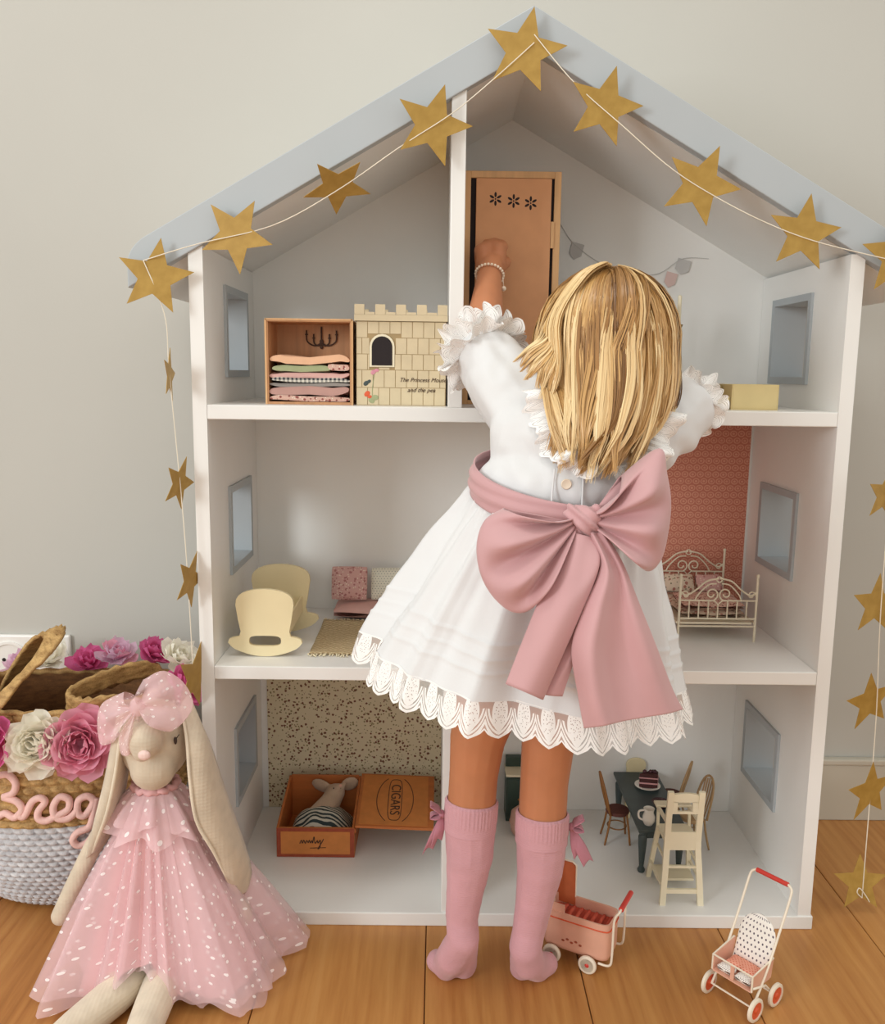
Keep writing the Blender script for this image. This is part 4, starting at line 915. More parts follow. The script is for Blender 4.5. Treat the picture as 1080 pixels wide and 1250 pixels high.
# dark green cupboard and pink pouf, seen between the legs
cp = thing('cupboard', (0.035, 0.29, ZF), 'dark green toy cupboard with a pale worktop behind the legs', 'cupboard')
m = MB(); m.box(0.0135, 0.065, 0.262, 0.303, ZF, 0.102); m.build('body', M['green'], cp, bev=0.001)
m = MB(); m.box(0.0120, 0.0665, 0.259, 0.304, 0.102, 0.106); m.build('worktop', M['creamwhite'], cp, bev=0.0008)
for a, b in ((0.0155, 0.0385), (0.0400, 0.0630)):
    m = MB(); m.box(a, b, 0.2600, 0.262, ZF + 0.006, 0.098); d_ = m.build('door', M['green'], cp, bev=0.0006)
    m = MB(); m.sphere((b - 0.004 if a < 0.02 else a + 0.004, 0.2585, 0.062), 0.0018, 8, 6); m.build('knob', M['brass'], d_)
m = MB(); m.box(0.014, 0.064, 0.292, 0.303, 0.106, 0.124); m.build('plate_rack', M['green'], cp, bev=0.001)
pf = thing('pouf', (0.040, 0.218, ZF), 'round pale pink felt pouf in front of the green cupboard', 'stool')
m = MB(); m.lathe([(0.0, 0.0), (0.016, 0.0), (0.021, 0.008), (0.0235, 0.024), (0.0215, 0.040), (0.014, 0.047), (0.0, 0.049)], 24, Matrix.Translation((0.040, 0.218, ZF))); m.build('cushion', M['pinkfelt'], pf, smooth=180)
m = MB(); m.tube([(0.040 + 0.0237 * math.cos(2 * PI * k / 24), 0.218 + 0.0237 * math.sin(2 * PI * k / 24), ZF + 0.024) for k in range(24)], 0.0009, 6, closed=True); m.build('piping', M['pinkfelt'], pf, smooth=180)

# ------------------------------------------------------------ toy pram on the floor
def wheel(parent, name, c, axis, R, T, mats, local=True):
    """spoked toy wheel: tyre and disc; axis is a direction in the parent's space"""
    z = Vector(axis).normalized(); x = z.orthogonal().normalized(); y = z.cross(x)
    Mw = Matrix.Translation(c) @ Matrix((x, y, z)).transposed().to_4x4()
    m = MB(); m.lathe([(R * 0.72, -T * 0.5), (R * 0.90, -T * 0.5), (R, -T * 0.28), (R, T * 0.28), (R * 0.90, T * 0.5), (R * 0.72, T * 0.5), (R * 0.70, 0.0), (R * 0.72, -T * 0.5)], 28, Mw); w = m.build(name, M[mats[0]], parent, smooth=50, local=local)
    m = MB(); m.lathe([(0.0, -T * 0.30), (R * 0.74, -T * 0.30), (R * 0.74, T * 0.30), (0.0, T * 0.30)], 28, Mw); m.build('disc', M[mats[1]], w, local=local)
    m = MB(); m.lathe([(0.0, -T * 0.62), (R * 0.22, -T * 0.55), (R * 0.30, -T * 0.3), (R * 0.30, T * 0.3), (R * 0.22, T * 0.55), (0.0, T * 0.62)], 16, Mw); m.build('hub', M[mats[2]], w, smooth=50, local=local)
    if len(mats) > 3:
        m = MB(); m.lathe([(R * 0.46, -T * 0.46), (R * 0.62, -T * 0.46), (R * 0.62, T * 0.46), (R * 0.46, T * 0.46), (R * 0.46, -T * 0.46)], 24, Mw); m.build('ring', M[mats[3]], w, local=local)
    return w
pr = thing('toy_pram', (0.090, -0.066, 0), 'salmon pink tin toy pram with red handle grip, open top', 'toy pram', rz=-0.50)
# local x along the pram (handle end at +x), y across
LX, WYh, Z0, Z1 = 0.046, 0.0240, 0.0165, 0.0720
def tub(o):
    P = []
    for k in range(24):
        a = 2 * PI * k / 24; P.append((math.copysign(abs(math.cos(a)) ** 0.28, math.cos(a)) * (LX - o), math.copysign(abs(math.sin(a)) ** 0.28, math.sin(a)) * (WYh - o)))
    return P
def tubshell(z0, z1, o0, o1):
    m = MB(); A = tub(0); B = tub(o1); n = len(A)
    zs = [(z0, 0.006), (z0 + 0.004, 0.0015), (z0 + 0.010, 0.0), (z1, 0.0)]
    vs = [Vector((p[0], p[1], z)) for z, o in zs for p in tub(o)] + [Vector((p[0], p[1], z1)) for p in B] + [Vector((p[0], p[1], z0 + 0.006)) for p in tub(o1 + 0.001)]
    L = len(zs) + 2; fs = [(i * n + k, i * n + (k + 1) % n, (i + 1) * n + (k + 1) % n, (i + 1) * n + k) for i in range(L - 1) for k in range(n)]
    fs.append(tuple(reversed(range(n)))); fs.append(tuple((L - 1) * n + k for k in range(n))); m.add(vs, fs); return m
body = tubshell(Z0, Z1, 0, 0.0022).build('tub', M['pram'], pr, smooth=45, local=True)
m = MB(); m.tube([(p[0] * 1.012, p[1] * 1.012, Z1 - 0.009) for p in tub(-0.0002)], 0.0009, 6, closed=True); m.build('stripe', M['orange'], body, smooth=180, local=True)
m = MB()
for k in range(5): m.sphere((-0.016 + 0.006 * k, -WYh - 0.0004, 0.034 + 0.003 * (k % 2)), (0.0022, 0.0004, 0.0016), 8, 6)
m.build('painted_motif', M['cigarred'], body, local=True)
m = MB(); m.box(-LX + 0.004, LX - 0.006, -WYh + 0.0035, WYh - 0.0035, Z1 - 0.016, Z1 - 0.0145); m.build('seat_board', M['redcloth'], pr, local=True)
for k in range(7):
    x = -0.026 + 0.0105 * k; m = MB(); m.tube(cr([(x, -WYh + 0.006, Z1 - 0.014), (x + 0.001, 0, Z1 - 0.010), (x, WYh - 0.006, Z1 - 0.014)], 9), 0.0028, 8); m.build('cushion_rib', M['redcloth'], pr, smooth=180, local=True)
# upright hood board at the far end
def hoodside(y0, y1):
    m = MB(); o = [(-LX + 0.001, Z1 - 0.012), (-LX + 0.030, Z1 - 0.012), (-LX + 0.029, Z1 + 0.044), (-LX + 0.024, Z1 + 0.049), (-LX + 0.006, Z1 + 0.049), (-LX + 0.001, Z1 + 0.043)]
    m.prism(o, y1 - y0, Matrix.Translation((0, y1, 0)) @ Mxz); return m
m = hoodside(WYh - 0.0045, WYh - 0.0015); m.build('hood_side', M['pramin'], pr, local=True)
m = hoodside(WYh - 0.0015, WYh - 0.0005); m.build('hood_cover', M['creamwhite'], pr, local=True)
m = MB(); m.box(-LX + 0.0005, -LX + 0.003, -WYh + 0.002, WYh - 0.002, Z1 - 0.012, Z1 + 0.046); m.build('hood_back', M['creamwhite'], pr, local=True)
m = MB(); m.box(-LX + 0.0005, -LX + 0.0295, -WYh + 0.002, -WYh + 0.0045, Z1 - 0.012, Z1 + 0.010); m.build('hood_side', M['pram'], pr, local=True)
m = MB(); m.tube([(-LX + 0.0295, WYh - 0.003, Z1), (-LX + 0.0295, WYh - 0.003, Z1 + 0.046), (-LX + 0.024, WYh - 0.003, Z1 + 0.050), (-LX + 0.002, WYh - 0.003, Z1 + 0.050)], 0.0013, 6); m.build('hood_edge', M['ivorymetal'], pr, local=True)
for s in (-1, 1):
    m = MB(); m.tube(cr([(LX - 0.012, s * (WYh + 0.0015), Z0 + 0.002), (LX + 0.003, s * (WYh + 0.002), Z0 + 0.004), (LX + 0.006, s * (WYh + 0.002), Z0 + 0.020), (LX + 0.007, s * (WYh + 0.002), Z1 + 0.012), (LX + 0.013, s * (WYh + 0.0015), Z1 + 0.026), (LX + 0.014, s * (WYh - 0.004), Z1 + 0.029)], 24), 0.0016, 8); m.build('handle_rod', M['ivorymetal'], pr, smooth=180, local=True)
m = MB(); m.tube([(LX + 0.014, -WYh + 0.002, Z1 + 0.029), (LX + 0.014, WYh - 0.002, Z1 + 0.029)], 0.0034, 12); m.build('grip', M['red'], pr, smooth=50, local=True)
for x in (-0.030, 0.020):
    m = MB(); m.tube([(x, -WYh - 0.002, 0.0125), (x, WYh + 0.002, 0.0125)], 0.0012, 6); m.build('axle', M['ivorymetal'], pr, local=True)
    for s in (-1, 1): wheel(pr, 'wheel', (x, s * (WYh + 0.0035), 0.0125), (0, 1, 0), 0.0125, 0.0050, ('ivorymetal', 'ivorymetal', 'red', 'table'))
    m = MB(); m.box(x - 0.002, x + 0.002, -0.010, 0.010, 0.0125, Z0 + 0.001); m.build('axle_mount', M['pram'], pr, local=True)

# ------------------------------------------------------------ toy stroller
st = thing('toy_stroller', (0.2830, -0.1450, 0), 'ivory metal toy stroller with polka dot seat and orange wheels', 'toy stroller', rz=math.radians(-51.7))
TR, WB, WR = 0.029, 0.0225, 0.0150      # half track, half wheelbase, wheel radius
for y in (-WB, WB):
    m = MB(); m.tube([(-TR - 0.002, y, WR), (TR + 0.002, y, WR)], 0.0012, 6); m.build('axle', M['ivorymetal'], st, local=True)
    for s in (-1, 1): wheel(st, 'wheel', (s * (TR + 0.004), y, WR), (1, 0, 0), WR, 0.0052, ('ivorymetal', 'orange', 'orange'))
for s in (-1, 1):
    # long handle tube down to the near axle, and the seat leg to the far axle
    m = MB(); m.tube(cr([(s * TR, -WB, WR), (s * TR, 0.004, 0.052), (s * TR, 0.030, 0.100), (s * TR, 0.0485, 0.138), (s * (TR - 0.003), 0.052, 0.1455), (s * (TR - 0.008), 0.053, 0.1475)], 26), 0.0017, 8); m.build('handle_tube', M['ivorymetal'], st, smooth=180, local=True)
    m = MB(); m.tube([(s * TR, WB, WR), (s * TR, 0.004, 0.034), (s * TR, -0.024, 0.042)], 0.0015, 8); m.build('seat_leg', M['ivorymetal'], st, smooth=180, local=True)
m = MB(); m.tube([(-TR + 0.007, 0.053, 0.1475), (TR - 0.007, 0.053, 0.1475)], 0.0030, 12); m.build('grip', M['red'], st, smooth=50, local=True)
m = MB(); m.box(-TR + 0.002, TR - 0.002, -0.026, 0.016, 0.0360, 0.0378); seat = m.build('seat_pan', M['pram'], st, local=True)
for s in (-1, 1):
    m = MB(); m.prism([(-0.026, 0.0378), (0.018, 0.0378), (0.022, 0.064), (-0.024, 0.057)], 0.0014, Matrix.Translation((s * (TR - 0.002) - 0.0007, 0, 0)) @ Matrix(((0, 0, 1, 0), (1, 0, 0, 0), (0, 1, 0, 0), (0, 0, 0, 1)))); m.build('side_panel', M['pram'], seat, local=True)
m = MB(); m.tube([(-TR + 0.001, 0.020, 0.064), (-TR + 0.001, -0.025, 0.0575), (TR - 0.001, -0.025, 0.0575), (TR - 0.001, 0.020, 0.064)], 0.0013, 8); m.build('guard_rail', M['ivorymetal'], st, local=True)
m = MB(); m.tube([(-TR + 0.001, -0.0255, 0.0375), (-TR + 0.001, -0.0250, 0.0575)], 0.0012, 6); m.tube([(TR - 0.001, -0.0255, 0.0375), (TR - 0.001, -0.0250, 0.0575)], 0.0012, 6); m.build('front_rail', M['ivorymetal'], st, local=True)
def padback(u, v):   # rounded backrest
    a, b = 2 * u - 1, v; w = (TR - 0.004) * (1.0 if b < 0.55 else max(0.02, 1 - ((b - 0.55) / 0.45) ** 2.4) ** 0.5)
    return Vector((a * w, 0.015 + 0.020 * b, 0.040 + 0.062 * b))
m = MB(); nrm = Vector((0, -0.95, 0.31)); m.grid(lambda u, v: padback(u, v) + nrm * 0.0035 * (1 - (2 * u - 1) ** 2) ** 0.4 * (1 - (2 * v - 1) ** 4) ** 0.4, 18, 18, uvf=lambda u, v: (u, v)); m.grid(lambda u, v: padback(1 - u, v) - nrm * 0.0025 * (1 - (2 * u - 1) ** 2) ** 0.4, 18, 18, uvf=lambda u, v: (u, v)); m.build('backrest', M['polka'], st, smooth=180, local=True)
for s, mt in ((-1, 'polka'), (1, 'polka')):
    m = pillow((s * 0.0125, -0.017, 0.0425), 0.0235, 0.014, 0.010, -PI / 2); m.build('seat_cushion', M[mt], st, smooth=180, local=True)
m = pillow((0, 0.003, 0.0430), 0.046, 0.024, 0.011, -PI / 2); m.build('seat_cushion', M['polkapink'], st, smooth=180, local=True)
m = MB(); m.box(-0.0025, 0.0025, -0.0252, -0.0238, 0.038, 0.0565); m.build('crotch_strap', M['pram'], st, local=True)

# ------------------------------------------------------------ straw basket
BC = Vector((-0.672, 0.125, 0.0))
bk = thing('straw_basket', BC, 'woven straw basket with whitewashed lower half, fabric flowers and pink rope letters', 'basket')
prof = [(0.0, 0.100), (0.010, 0.122), (0.035, 0.145), (0.075, 0.166), (0.115, 0.176), (0.155, 0.178), (0.200, 0.172), (0.250, 0.163), (0.312, 0.160)]
def brad(z):
    for (za, ra), (zb, rb) in zip(prof, prof[1:]):
        if z <= zb: f = (z - za) / (zb - za); f = f * f * (3 - 2 * f) * 0.4 + f * 0.6; return ra + (rb - ra) * f
    return prof[-1][1]
def bpt(a, z, d=0.0):
    r = brad(z); k = max(0, (z - 0.2) / 0.112); ry = r * (0.80 - 0.10 * k) + d; zt = z - 0.022 * k * max(0, math.sin(a)) - 0.009 * k * max(0, -math.sin(a))
    return Vector((BC.x + (r + d) * math.cos(a), BC.y + ry * math.sin(a), zt + 0.0015))
def woven(z0, z1, nc, nr, amp, inward=0.0):
    m = MB(); su, sv = 8, 4
    def f(u, v):
        cu, cv = u * nc, v * nr; ro = int(min(cv, nr - 1e-6)); sk = (cv - ro)
        fu = (cu + 0.5 * (ro % 2) + sk * 0.5) % 1.0; b = max(0, math.sin(PI * fu)) ** 0.45 * max(0, math.sin(PI * min(1, sk))) ** 0.45
        return bpt(2 * PI * u, z0 + (z1 - z0) * v, amp * b - inward)
    m.grid(f, nc * su, nr * sv, wu=True); return m
woven(0.0, 0.150, 76, 17, 0.0060).build('lower_weave', M['strawgrey'], bk, smooth=180)
woven(0.150, 0.170, 60, 2, 0.0070).build('braided_band', M['straw'], bk, smooth=180)
woven(0.170, 0.312, 56, 11, 0.0058).build('upper_weave', M['straw'], bk, smooth=180)
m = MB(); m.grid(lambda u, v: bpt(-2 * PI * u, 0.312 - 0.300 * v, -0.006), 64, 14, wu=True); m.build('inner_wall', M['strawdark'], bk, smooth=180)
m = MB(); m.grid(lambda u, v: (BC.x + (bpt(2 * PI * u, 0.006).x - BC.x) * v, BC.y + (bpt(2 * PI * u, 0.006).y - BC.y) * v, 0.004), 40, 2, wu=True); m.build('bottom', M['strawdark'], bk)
m = MB(); m.tube([bpt(2 * PI * k / 96, 0.312, -0.002) + Vector((0, 0, 0.0015 * math.sin(k * 2.1))) for k in range(96)], 0.0048, 8, closed=True); m.build('rim', M['straw'], bk, smooth=180)
def strap(P, W, n=40):
    """flat braided handle: centre line P with width vectors W"""
    A = cr(P, n + 1); B = cr(W, n + 1); m = MB()
    m.grid(lambda u, v: A[int(round(u * n))] + B[int(round(u * n))] * (v - 0.5) + Vector((0.001, 0.001, 0.0022)) * math.sin(u * 140 + abs(v - 0.5) * 14), n, 6); return m
strap([bpt(2.75, 0.285, 0.003), (-0.7846, 0.1600, 0.2775), (-0.7444, 0.1300, 0.3281), (-0.6968, 0.1000, 0.3842), (-0.6710, 0.0900, 0.4024), (-0.6601, 0.0750, 0.3972), (-0.6669, 0.0400, 0.3757), (-0.6924, 0.0100, 0.3467), (-0.7172, -0.0050, 0.3168), bpt(-2.2, 0.285, 0.004)],
      [(0.0, 0.03, 0.0), (0.012, 0.026, 0.008), (0.02, 0.02, 0.008), (0.024, 0.016, 0.008), (0.026, 0.012, 0.010), (0.026, 0.010, 0.008), (0.024, 0.010, 0.010), (0.022, 0.006, 0.010), (0.028, 0.0, 0.004), (0.03, -0.008, 0.0)]).build('handle', M['straw'], bk, smooth=180, solid=0.005)
strap([bpt(-0.85, 0.290, 0.004), (-0.5451, 0.0200, 0.3208), (-0.5905, 0.0050, 0.3190), (-0.6202, 0.0200, 0.3212), (-0.6232, 0.0500, 0.3231), (-0.5850, 0.1000, 0.3302), (-0.5434, 0.1400, 0.3282), bpt(0.35, 0.30, 0.004)],
      [(0.02, 0.02, -0.012), (0.008, 0.012, -0.024), (0.0, 0.004, -0.028), (-0.006, 0.010, -0.026), (-0.004, 0.012, -0.028), (0.0, 0.010, -0.030), (0.004, 0.010, -0.028), (0.0, 0.0, -0.03)]).build('handle', M['straw'], bk, smooth=180, solid=0.005)
# fabric flowers
m = MB()
def petf(u, v):
    a = 2 * u - 1; w = 0.0115 * math.sin(PI * (0.10 + 0.78 * v)) ** 0.7; return (a * w, 0.028 * v, 0.0045 * a * a * v + 0.006 * v * v + 0.0020 * math.sin(7 * a + 3) * v)
m.grid(petf, 4, 5); petal_mesh = {}
for k in ('petalwhite', 'petalpink', 'petalhot', 'petallilac'):
    me = m.mesh('petal'); me.materials.append(M[k]); me.polygons.foreach_set('use_smooth', [True] * len(me.polygons)); petal_mesh[k] = me
def flower(c, nrm, R, kind, n=30, kind2=None):
    c = Vector(c); z = Vector(nrm).normalized(); x = Vector((0, 0, 1)).cross(z).normalized(); y = z.cross(x); Bm = Matrix((x, y, z)).transposed()
    mm = MB(); mm.sphere((0, 0, -0.002), (R * 0.22, R * 0.22, R * 0.2), 10, 6); me = mm.mesh('fabric_flower'); me.materials.append(M[kind]); f = bpy.data.objects.new('fabric_flower', me); C.objects.link(f)
    f.parent = bk; f.location = c - BC; f.rotation_euler = Bm.to_euler(); f['label'] = {'petalwhite': 'ivory fabric flower', 'petalpink': 'pink fabric flower', 'petalhot': 'hot pink fabric flower', 'petallilac': 'pale lilac fabric flower'}[kind]
    for k in range(n):
        t = (k + 0.5) / n; a = k * 2.39996; el = 1.15 * (1 - t) ** 1.0 + random.uniform(-0.12, 0.12); s = R / 0.030 * (0.62 + 0.38 * t) * random.uniform(0.9, 1.1)
        o = bpy.data.objects.new('petal', petal_mesh[kind2 if (kind2 and k % 4 == 0) else kind]); C.objects.link(o); o.parent = f
        o.rotation_euler = (Matrix.Rotation(a, 3, 'Z') @ Matrix.Rotation(el, 3, 'X') @ Matrix.Rotation(random.uniform(-0.35, 0.35), 3, 'Y')).to_euler(); o.scale = (s, s, s); o.location = (0, 0, 0.001)
    return f
def rimflower(a, R, kind, n, up=0.2, dz=0.0, kind2=None):
    p = bpt(a, 0.290 + dz, 0.010); flower(p, (math.cos(a), math.sin(a), up), R, kind, n, kind2)
def near(p, n, R, kind, cnt, k2=None): flower(p, n, R, kind, cnt, k2)
near((-0.6427, -0.0220, 0.2790), (0.05, -1, 0.35), 0.054, 'petalwhite', 50)
near((-0.5937, -0.0120, 0.2764), (0.3, -0.95, 0.30), 0.058, 'petalpink', 50)
near((-0.7144, -0.0200, 0.2797), (-0.25, -1, 0.3), 0.054, 'petalhot', 34)
near((-0.5739, 0.0100, 0.2562), (0.7, -0.7, 0.1), 0.030, 'petalhot', 20)
near((-0.4831, 0.0900, 0.3198), (0.85, -0.35, 0.4), 0.042, 'petalhot', 26)
near((-0.5025, 0.1300, 0.3438), (0.5, -0.3, 0.8), 0.040, 'petalwhite', 24)
near((-0.5488, 0.1700, 0.3378), (0.4, -0.3, 0.9), 0.038, 'petalhot', 22)
near((-0.6282, 0.2250, 0.3160), (0.2, -0.3, 0.9), 0.040, 'petallilac', 22, 'petalpink')
near((-0.6779, 0.2350, 0.3010), (0.1, -0.4, 0.9), 0.038, 'petalhot', 22)
near((-0.7392, 0.2350, 0.3059), (-0.1, -0.4, 0.9), 0.040, 'petalwhite', 22)
near((-0.7800, 0.2300, 0.2987), (-0.3, -0.4, 0.9), 0.038, 'petallilac', 22)
# rope letters hugging the front of the basket
def onb(u, v, d=0.0075):
    # project a lettering point (basket-front angle, height) onto the basket wall
    return bpt(u, v, d)
def letters(P, n, r=0.0062):
    m = MB(); m.tube([onb(p.x, p.z) for p in cr([(a, 0, z) for a, z in P], n)], r, 8); return m
m = MB()
for P, n in (([(-1.7846, 0.2265), (-1.7026, 0.2284), (-1.6360, 0.2175), (-1.6483, 0.2039), (-1.7255, 0.1977)], 24), ([(-1.7255, 0.1977), (-1.6222, 0.1929), (-1.5789, 0.1818), (-1.6342, 0.1703), (-1.7109, 0.1752), (-1.7895, 0.1661)], 28),
             ([(-1.6220, 0.1771), (-1.5668, 0.1717), (-1.5053, 0.1919), (-1.4445, 0.1973), (-1.4099, 0.1913), (-1.4588, 0.1793), (-1.4599, 0.1691), (-1.4080, 0.1653), (-1.3318, 0.1711), (-1.2489, 0.1786), (-1.2392, 0.1921), (-1.3027, 0.1968), (-1.3525, 0.1838), (-1.3323, 0.1688), (-1.2522, 0.1662), (-1.1793, 0.1770)], 90),
             ([(-1.1858, 0.1749), (-1.1692, 0.1893), (-1.1020, 0.1931), (-1.0634, 0.1838), (-1.1297, 0.1676), (-1.1757, 0.1700), (-1.1840, 0.1805)], 36), ([(-1.0429, 0.1889), (-1.0688, 0.1714), (-1.1058, 0.1502), (-1.1889, 0.1442), (-1.2262, 0.1341), (-1.1937, 0.1244), (-1.1224, 0.1270), (-1.0599, 0.1423)], 44)):
    m.tube([bpt(p.x, p.z, 0.0085) for p in cr([(a, 0, z) for a, z in P], n)], 0.0050, 8)
m.build('rope_letters', M['rope'], bk, smooth=180)['label'] = 'pink rope letters'

# ------------------------------------------------------------ sitting linen rabbit
rb = thing('toy_rabbit', (-0.455, -0.09, 0.0), 'beige linen toy rabbit in a pink tulle dress sitting beside the basket', 'soft toy')
hcx = Vector((-0.4666, -0.0850, 0.3129))
blend('body', [[((-0.452, -0.085, 0.055), 0.052), ((-0.460, -0.082, 0.13), 0.045), ((-0.466, -0.082, 0.20), 0.034), ((-0.467, -0.083, 0.245), 0.022)]], [], M['linen'], rb, 0.004, 4)
head = blend('head', [[(hcx + Vector((-0.008, -0.020, 0.012)), 0.030), ((-0.4612, -0.1400, 0.3367), 0.021), ((-0.4620, -0.1480, 0.3255), 0.013)], [(hcx + Vector((0, 0, -0.02)), 0.034), ((-0.4620, -0.1120, 0.2889), 0.029)]], [(hcx, (0.044, 0.046, 0.053))], M['linen'], rb, 0.003, 8)
m = MB(); m.sphere((-0.4559, -0.1605, 0.3260), (0.0075, 0.0045, 0.0062), 14, 9); m.build('nose', M['nose'], head, smooth=180)
m = MB(); p = Vector((-0.4312, -0.1185, 0.3266)); m.sphere(p, (0.0022, 0.0016, 0.0052), 10, 7); m.tube([p + Vector((0.0015, -0.001, 0.003)), p + Vector((0.005, 0.0, 0.008))], 0.0006, 5); m.build('eye', M['eye'], head, smooth=180)
m = MB(); p = Vector((-0.4870, -0.1235, 0.3303)); m.sphere(p, (0.0022, 0.0016, 0.0052), 10, 7); m.build('eye', M['eye'], head, smooth=180)
def ear(ribs, name='ear'):
    mm = loft(ribs, 6, 24); return mm.build(name, M['linen'], rb, smooth=180, solid=0.006)
e1 = ear([[(-0.4317, -0.0850, 0.3582), (-0.4269, -0.0750, 0.3676), (-0.4276, -0.0600, 0.3441)], [(-0.4181, -0.1150, 0.3242), (-0.4024, -0.1050, 0.3254), (-0.4035, -0.0750, 0.3070)], [(-0.4119, -0.1280, 0.2765), (-0.3924, -0.1180, 0.2718), (-0.3838, -0.0800, 0.2455)], [(-0.4048, -0.1300, 0.2255), (-0.3816, -0.1180, 0.2171), (-0.3672, -0.0750, 0.1860)], [(-0.3863, -0.1200, 0.1771), (-0.3665, -0.1080, 0.1693), (-0.3554, -0.0700, 0.1368)], [(-0.3764, -0.1050, 0.1345), (-0.3635, -0.0980, 0.1234), (-0.3542, -0.0680, 0.1097)], [(-0.3708, -0.0950, 0.1122), (-0.3625, -0.0900, 0.1045), (-0.3580, -0.0720, 0.0980)]])
m = MB(); m.tube(cr([(-0.4311, -0.0870, 0.3590), (-0.4172, -0.1180, 0.3255), (-0.4110, -0.1310, 0.2779), (-0.4040, -0.1330, 0.2272), (-0.3855, -0.1230, 0.1789), (-0.3701, -0.0980, 0.1141)], 40), 0.0022, 7); m.build('ear_edge', M['linenpale'], e1, smooth=180)
e2 = ear([[(-0.4981, -0.0800, 0.3490), (-0.5069, -0.0850, 0.3465), (-0.5173, -0.0750, 0.3335)], [(-0.5020, -0.0800, 0.3081), (-0.5014, -0.1150, 0.3233), (-0.5130, -0.1100, 0.3102)], [(-0.5099, -0.0750, 0.2610), (-0.5058, -0.1250, 0.2816), (-0.5200, -0.1180, 0.2704)], [(-0.5204, -0.0750, 0.2154), (-0.5170, -0.1250, 0.2359), (-0.5323, -0.1180, 0.2266)], [(-0.5349, -0.0800, 0.1836), (-0.5339, -0.1150, 0.1950), (-0.5476, -0.1080, 0.1820)], [(-0.5468, -0.0850, 0.1633), (-0.5483, -0.1000, 0.1662), (-0.5569, -0.0980, 0.1581)]])
m = MB(); m.tube(cr([(-0.5062, -0.0870, 0.3473), (-0.4999, -0.1190, 0.3250), (-0.5038, -0.1300, 0.2840), (-0.5150, -0.1300, 0.2385), (-0.5319, -0.1200, 0.1978), (-0.5463, -0.1050, 0.1691)], 40), 0.0022, 7); m.tube(cr([(-0.5169, -0.0760, 0.3339), (-0.5122, -0.1120, 0.3111), (-0.5192, -0.1200, 0.2714), (-0.5315, -0.1200, 0.2276), (-0.5560, -0.1000, 0.1593)], 30), 0.0022, 7); m.build('ear_edge', M['linenpale'], e2, smooth=180)
blend('arm', [[((-0.5247, -0.0750, 0.2154), 0.014), ((-0.5578, -0.0850, 0.1574), 0.012), ((-0.5808, -0.0920, 0.1094), 0.0115), ((-0.5951, -0.0980, 0.0747), 0.0125)]], [], M['linen'], rb, 0.003, 6)
blend('arm', [[((-0.4273, -0.0700, 0.1965), 0.016), ((-0.3959, -0.0600, 0.1329), 0.015), ((-0.3674, -0.0750, 0.0856), 0.014), ((-0.3623, -0.0850, 0.0685), 0.015)]], [], M['linen'], rb, 0.003, 6)
blend('leg', [[((-0.470, -0.10, 0.030), 0.026), ((-0.4974, -0.1799, 0.0240), 0.0235), ((-0.5241, -0.2324, 0.0220), 0.0215), ((-0.5401, -0.2763, 0.0220), 0.021)], ], [((-0.5381, -0.2996, 0.0320), (0.022, 0.026, 0.032))], M['linenpale'], rb, 0.003, 6)
blend('leg', [[((-0.440, -0.10, 0.030), 0.026), ((-0.4453, -0.1673, 0.0260), 0.0235), ((-0.4448, -0.2250, 0.0220), 0.0215), ((-0.4407, -0.2870, 0.0220), 0.021)], ], [((-0.4369, -0.3122, 0.0320), (0.022, 0.026, 0.032))], M['linenpale'], rb, 0.003, 6)
# tulle skirt on the floor
BR = [(-180, 0.128), (-152, 0.165), (-120, 0.112), (-90, 0.088), (-62, 0.108), (-31, 0.162), (0, 0.145), (16, 0.178), (32, 0.130), (60, 0.086), (90, 0.074), (120, 0.078), (150, 0.100), (180, 0.128)]
def brr(a):
    d = math.degrees(a); d = (d + 180) % 360 - 180
    for (a0, r0), (a1, r1) in zip(BR, BR[1:]):
        if a0 <= d <= a1: f = (d - a0) / (a1 - a0); f = f * f * (3 - 2 * f); return r0 + (r1 - r0) * f
    return 0.12
SC, ST = Vector((-0.452, -0.090, 0.006)), Vector((-0.467, -0.084, 0.236))
def skirtf(k, ph, amp, lift=0.0):
    def f(u, v):
        a = 2 * PI * u - PI; c = ST.lerp(SC, v); rt = 0.030; rbm = (min(brr(a), 0.130) if lift > 0.0035 else brr(a)) * k
        r = rt + (rbm - rt) * (0.62 * v + 0.38 * v ** 1.8 + 0.11 * math.sin(PI * v))
        fold = amp * v ** 0.6 * (1.5 * (1 - 2 * abs(math.sin(5.5 * a + ph)) ** 0.7) + 0.7 * math.sin(13 * a + 2 * ph) + 0.5 * math.sin(4 * a + ph * 3))
        r += fold; z = c.z
        leg = math.exp(-((math.degrees(a) + 98) / 26) ** 2); z += leg * 0.044 * max(0, v - 0.55) / 0.45 + lift * v
        z = max(z, 0.003 + lift) + (0.003 * math.sin(23 * a + ph) + 0.007 * max(0, math.sin(7 * a + ph * 2))) * v ** 6
        return (c.x + r * math.cos(a), c.y + r * math.sin(a), z)
    return f
m = MB(); m.grid(skirtf(0.90, 1.0, 0.0035, 0.004), 160, 40, wu=True); dress = m.build('dress', M['lining'], rb, smooth=180)
for k, ph, amp, lf in ((0.96, 2.3, 0.0075, 0.003), (1.02, 4.1, 0.0090, 0.0)):
    m = MB(); m.grid(skirtf(k, ph, amp, lf), 200, 50, uvf=lambda u, v: (u * 3.0, v * 1.0)); m.build('tulle_layer', M['tulle'], dress, smooth=180)
def capef(ph, R, drop):
    def f(u, v):
        a = 2 * PI * u - PI; c = Vector((-0.4685, -0.085, 0.253)); r = 0.024 + (R - 0.024) * v + 0.007 * v * math.sin(9 * a + ph) + 0.003 * v * math.sin(17 * a)
        return (c.x + r * math.cos(a) * 1.08, c.y + r * math.sin(a) * 0.95, c.z - drop * v ** 1.3 + 0.006 * v * math.sin(7 * a + ph * 2) - 0.012 * v * max(0, math.cos(a - 0.3)) )
    return f
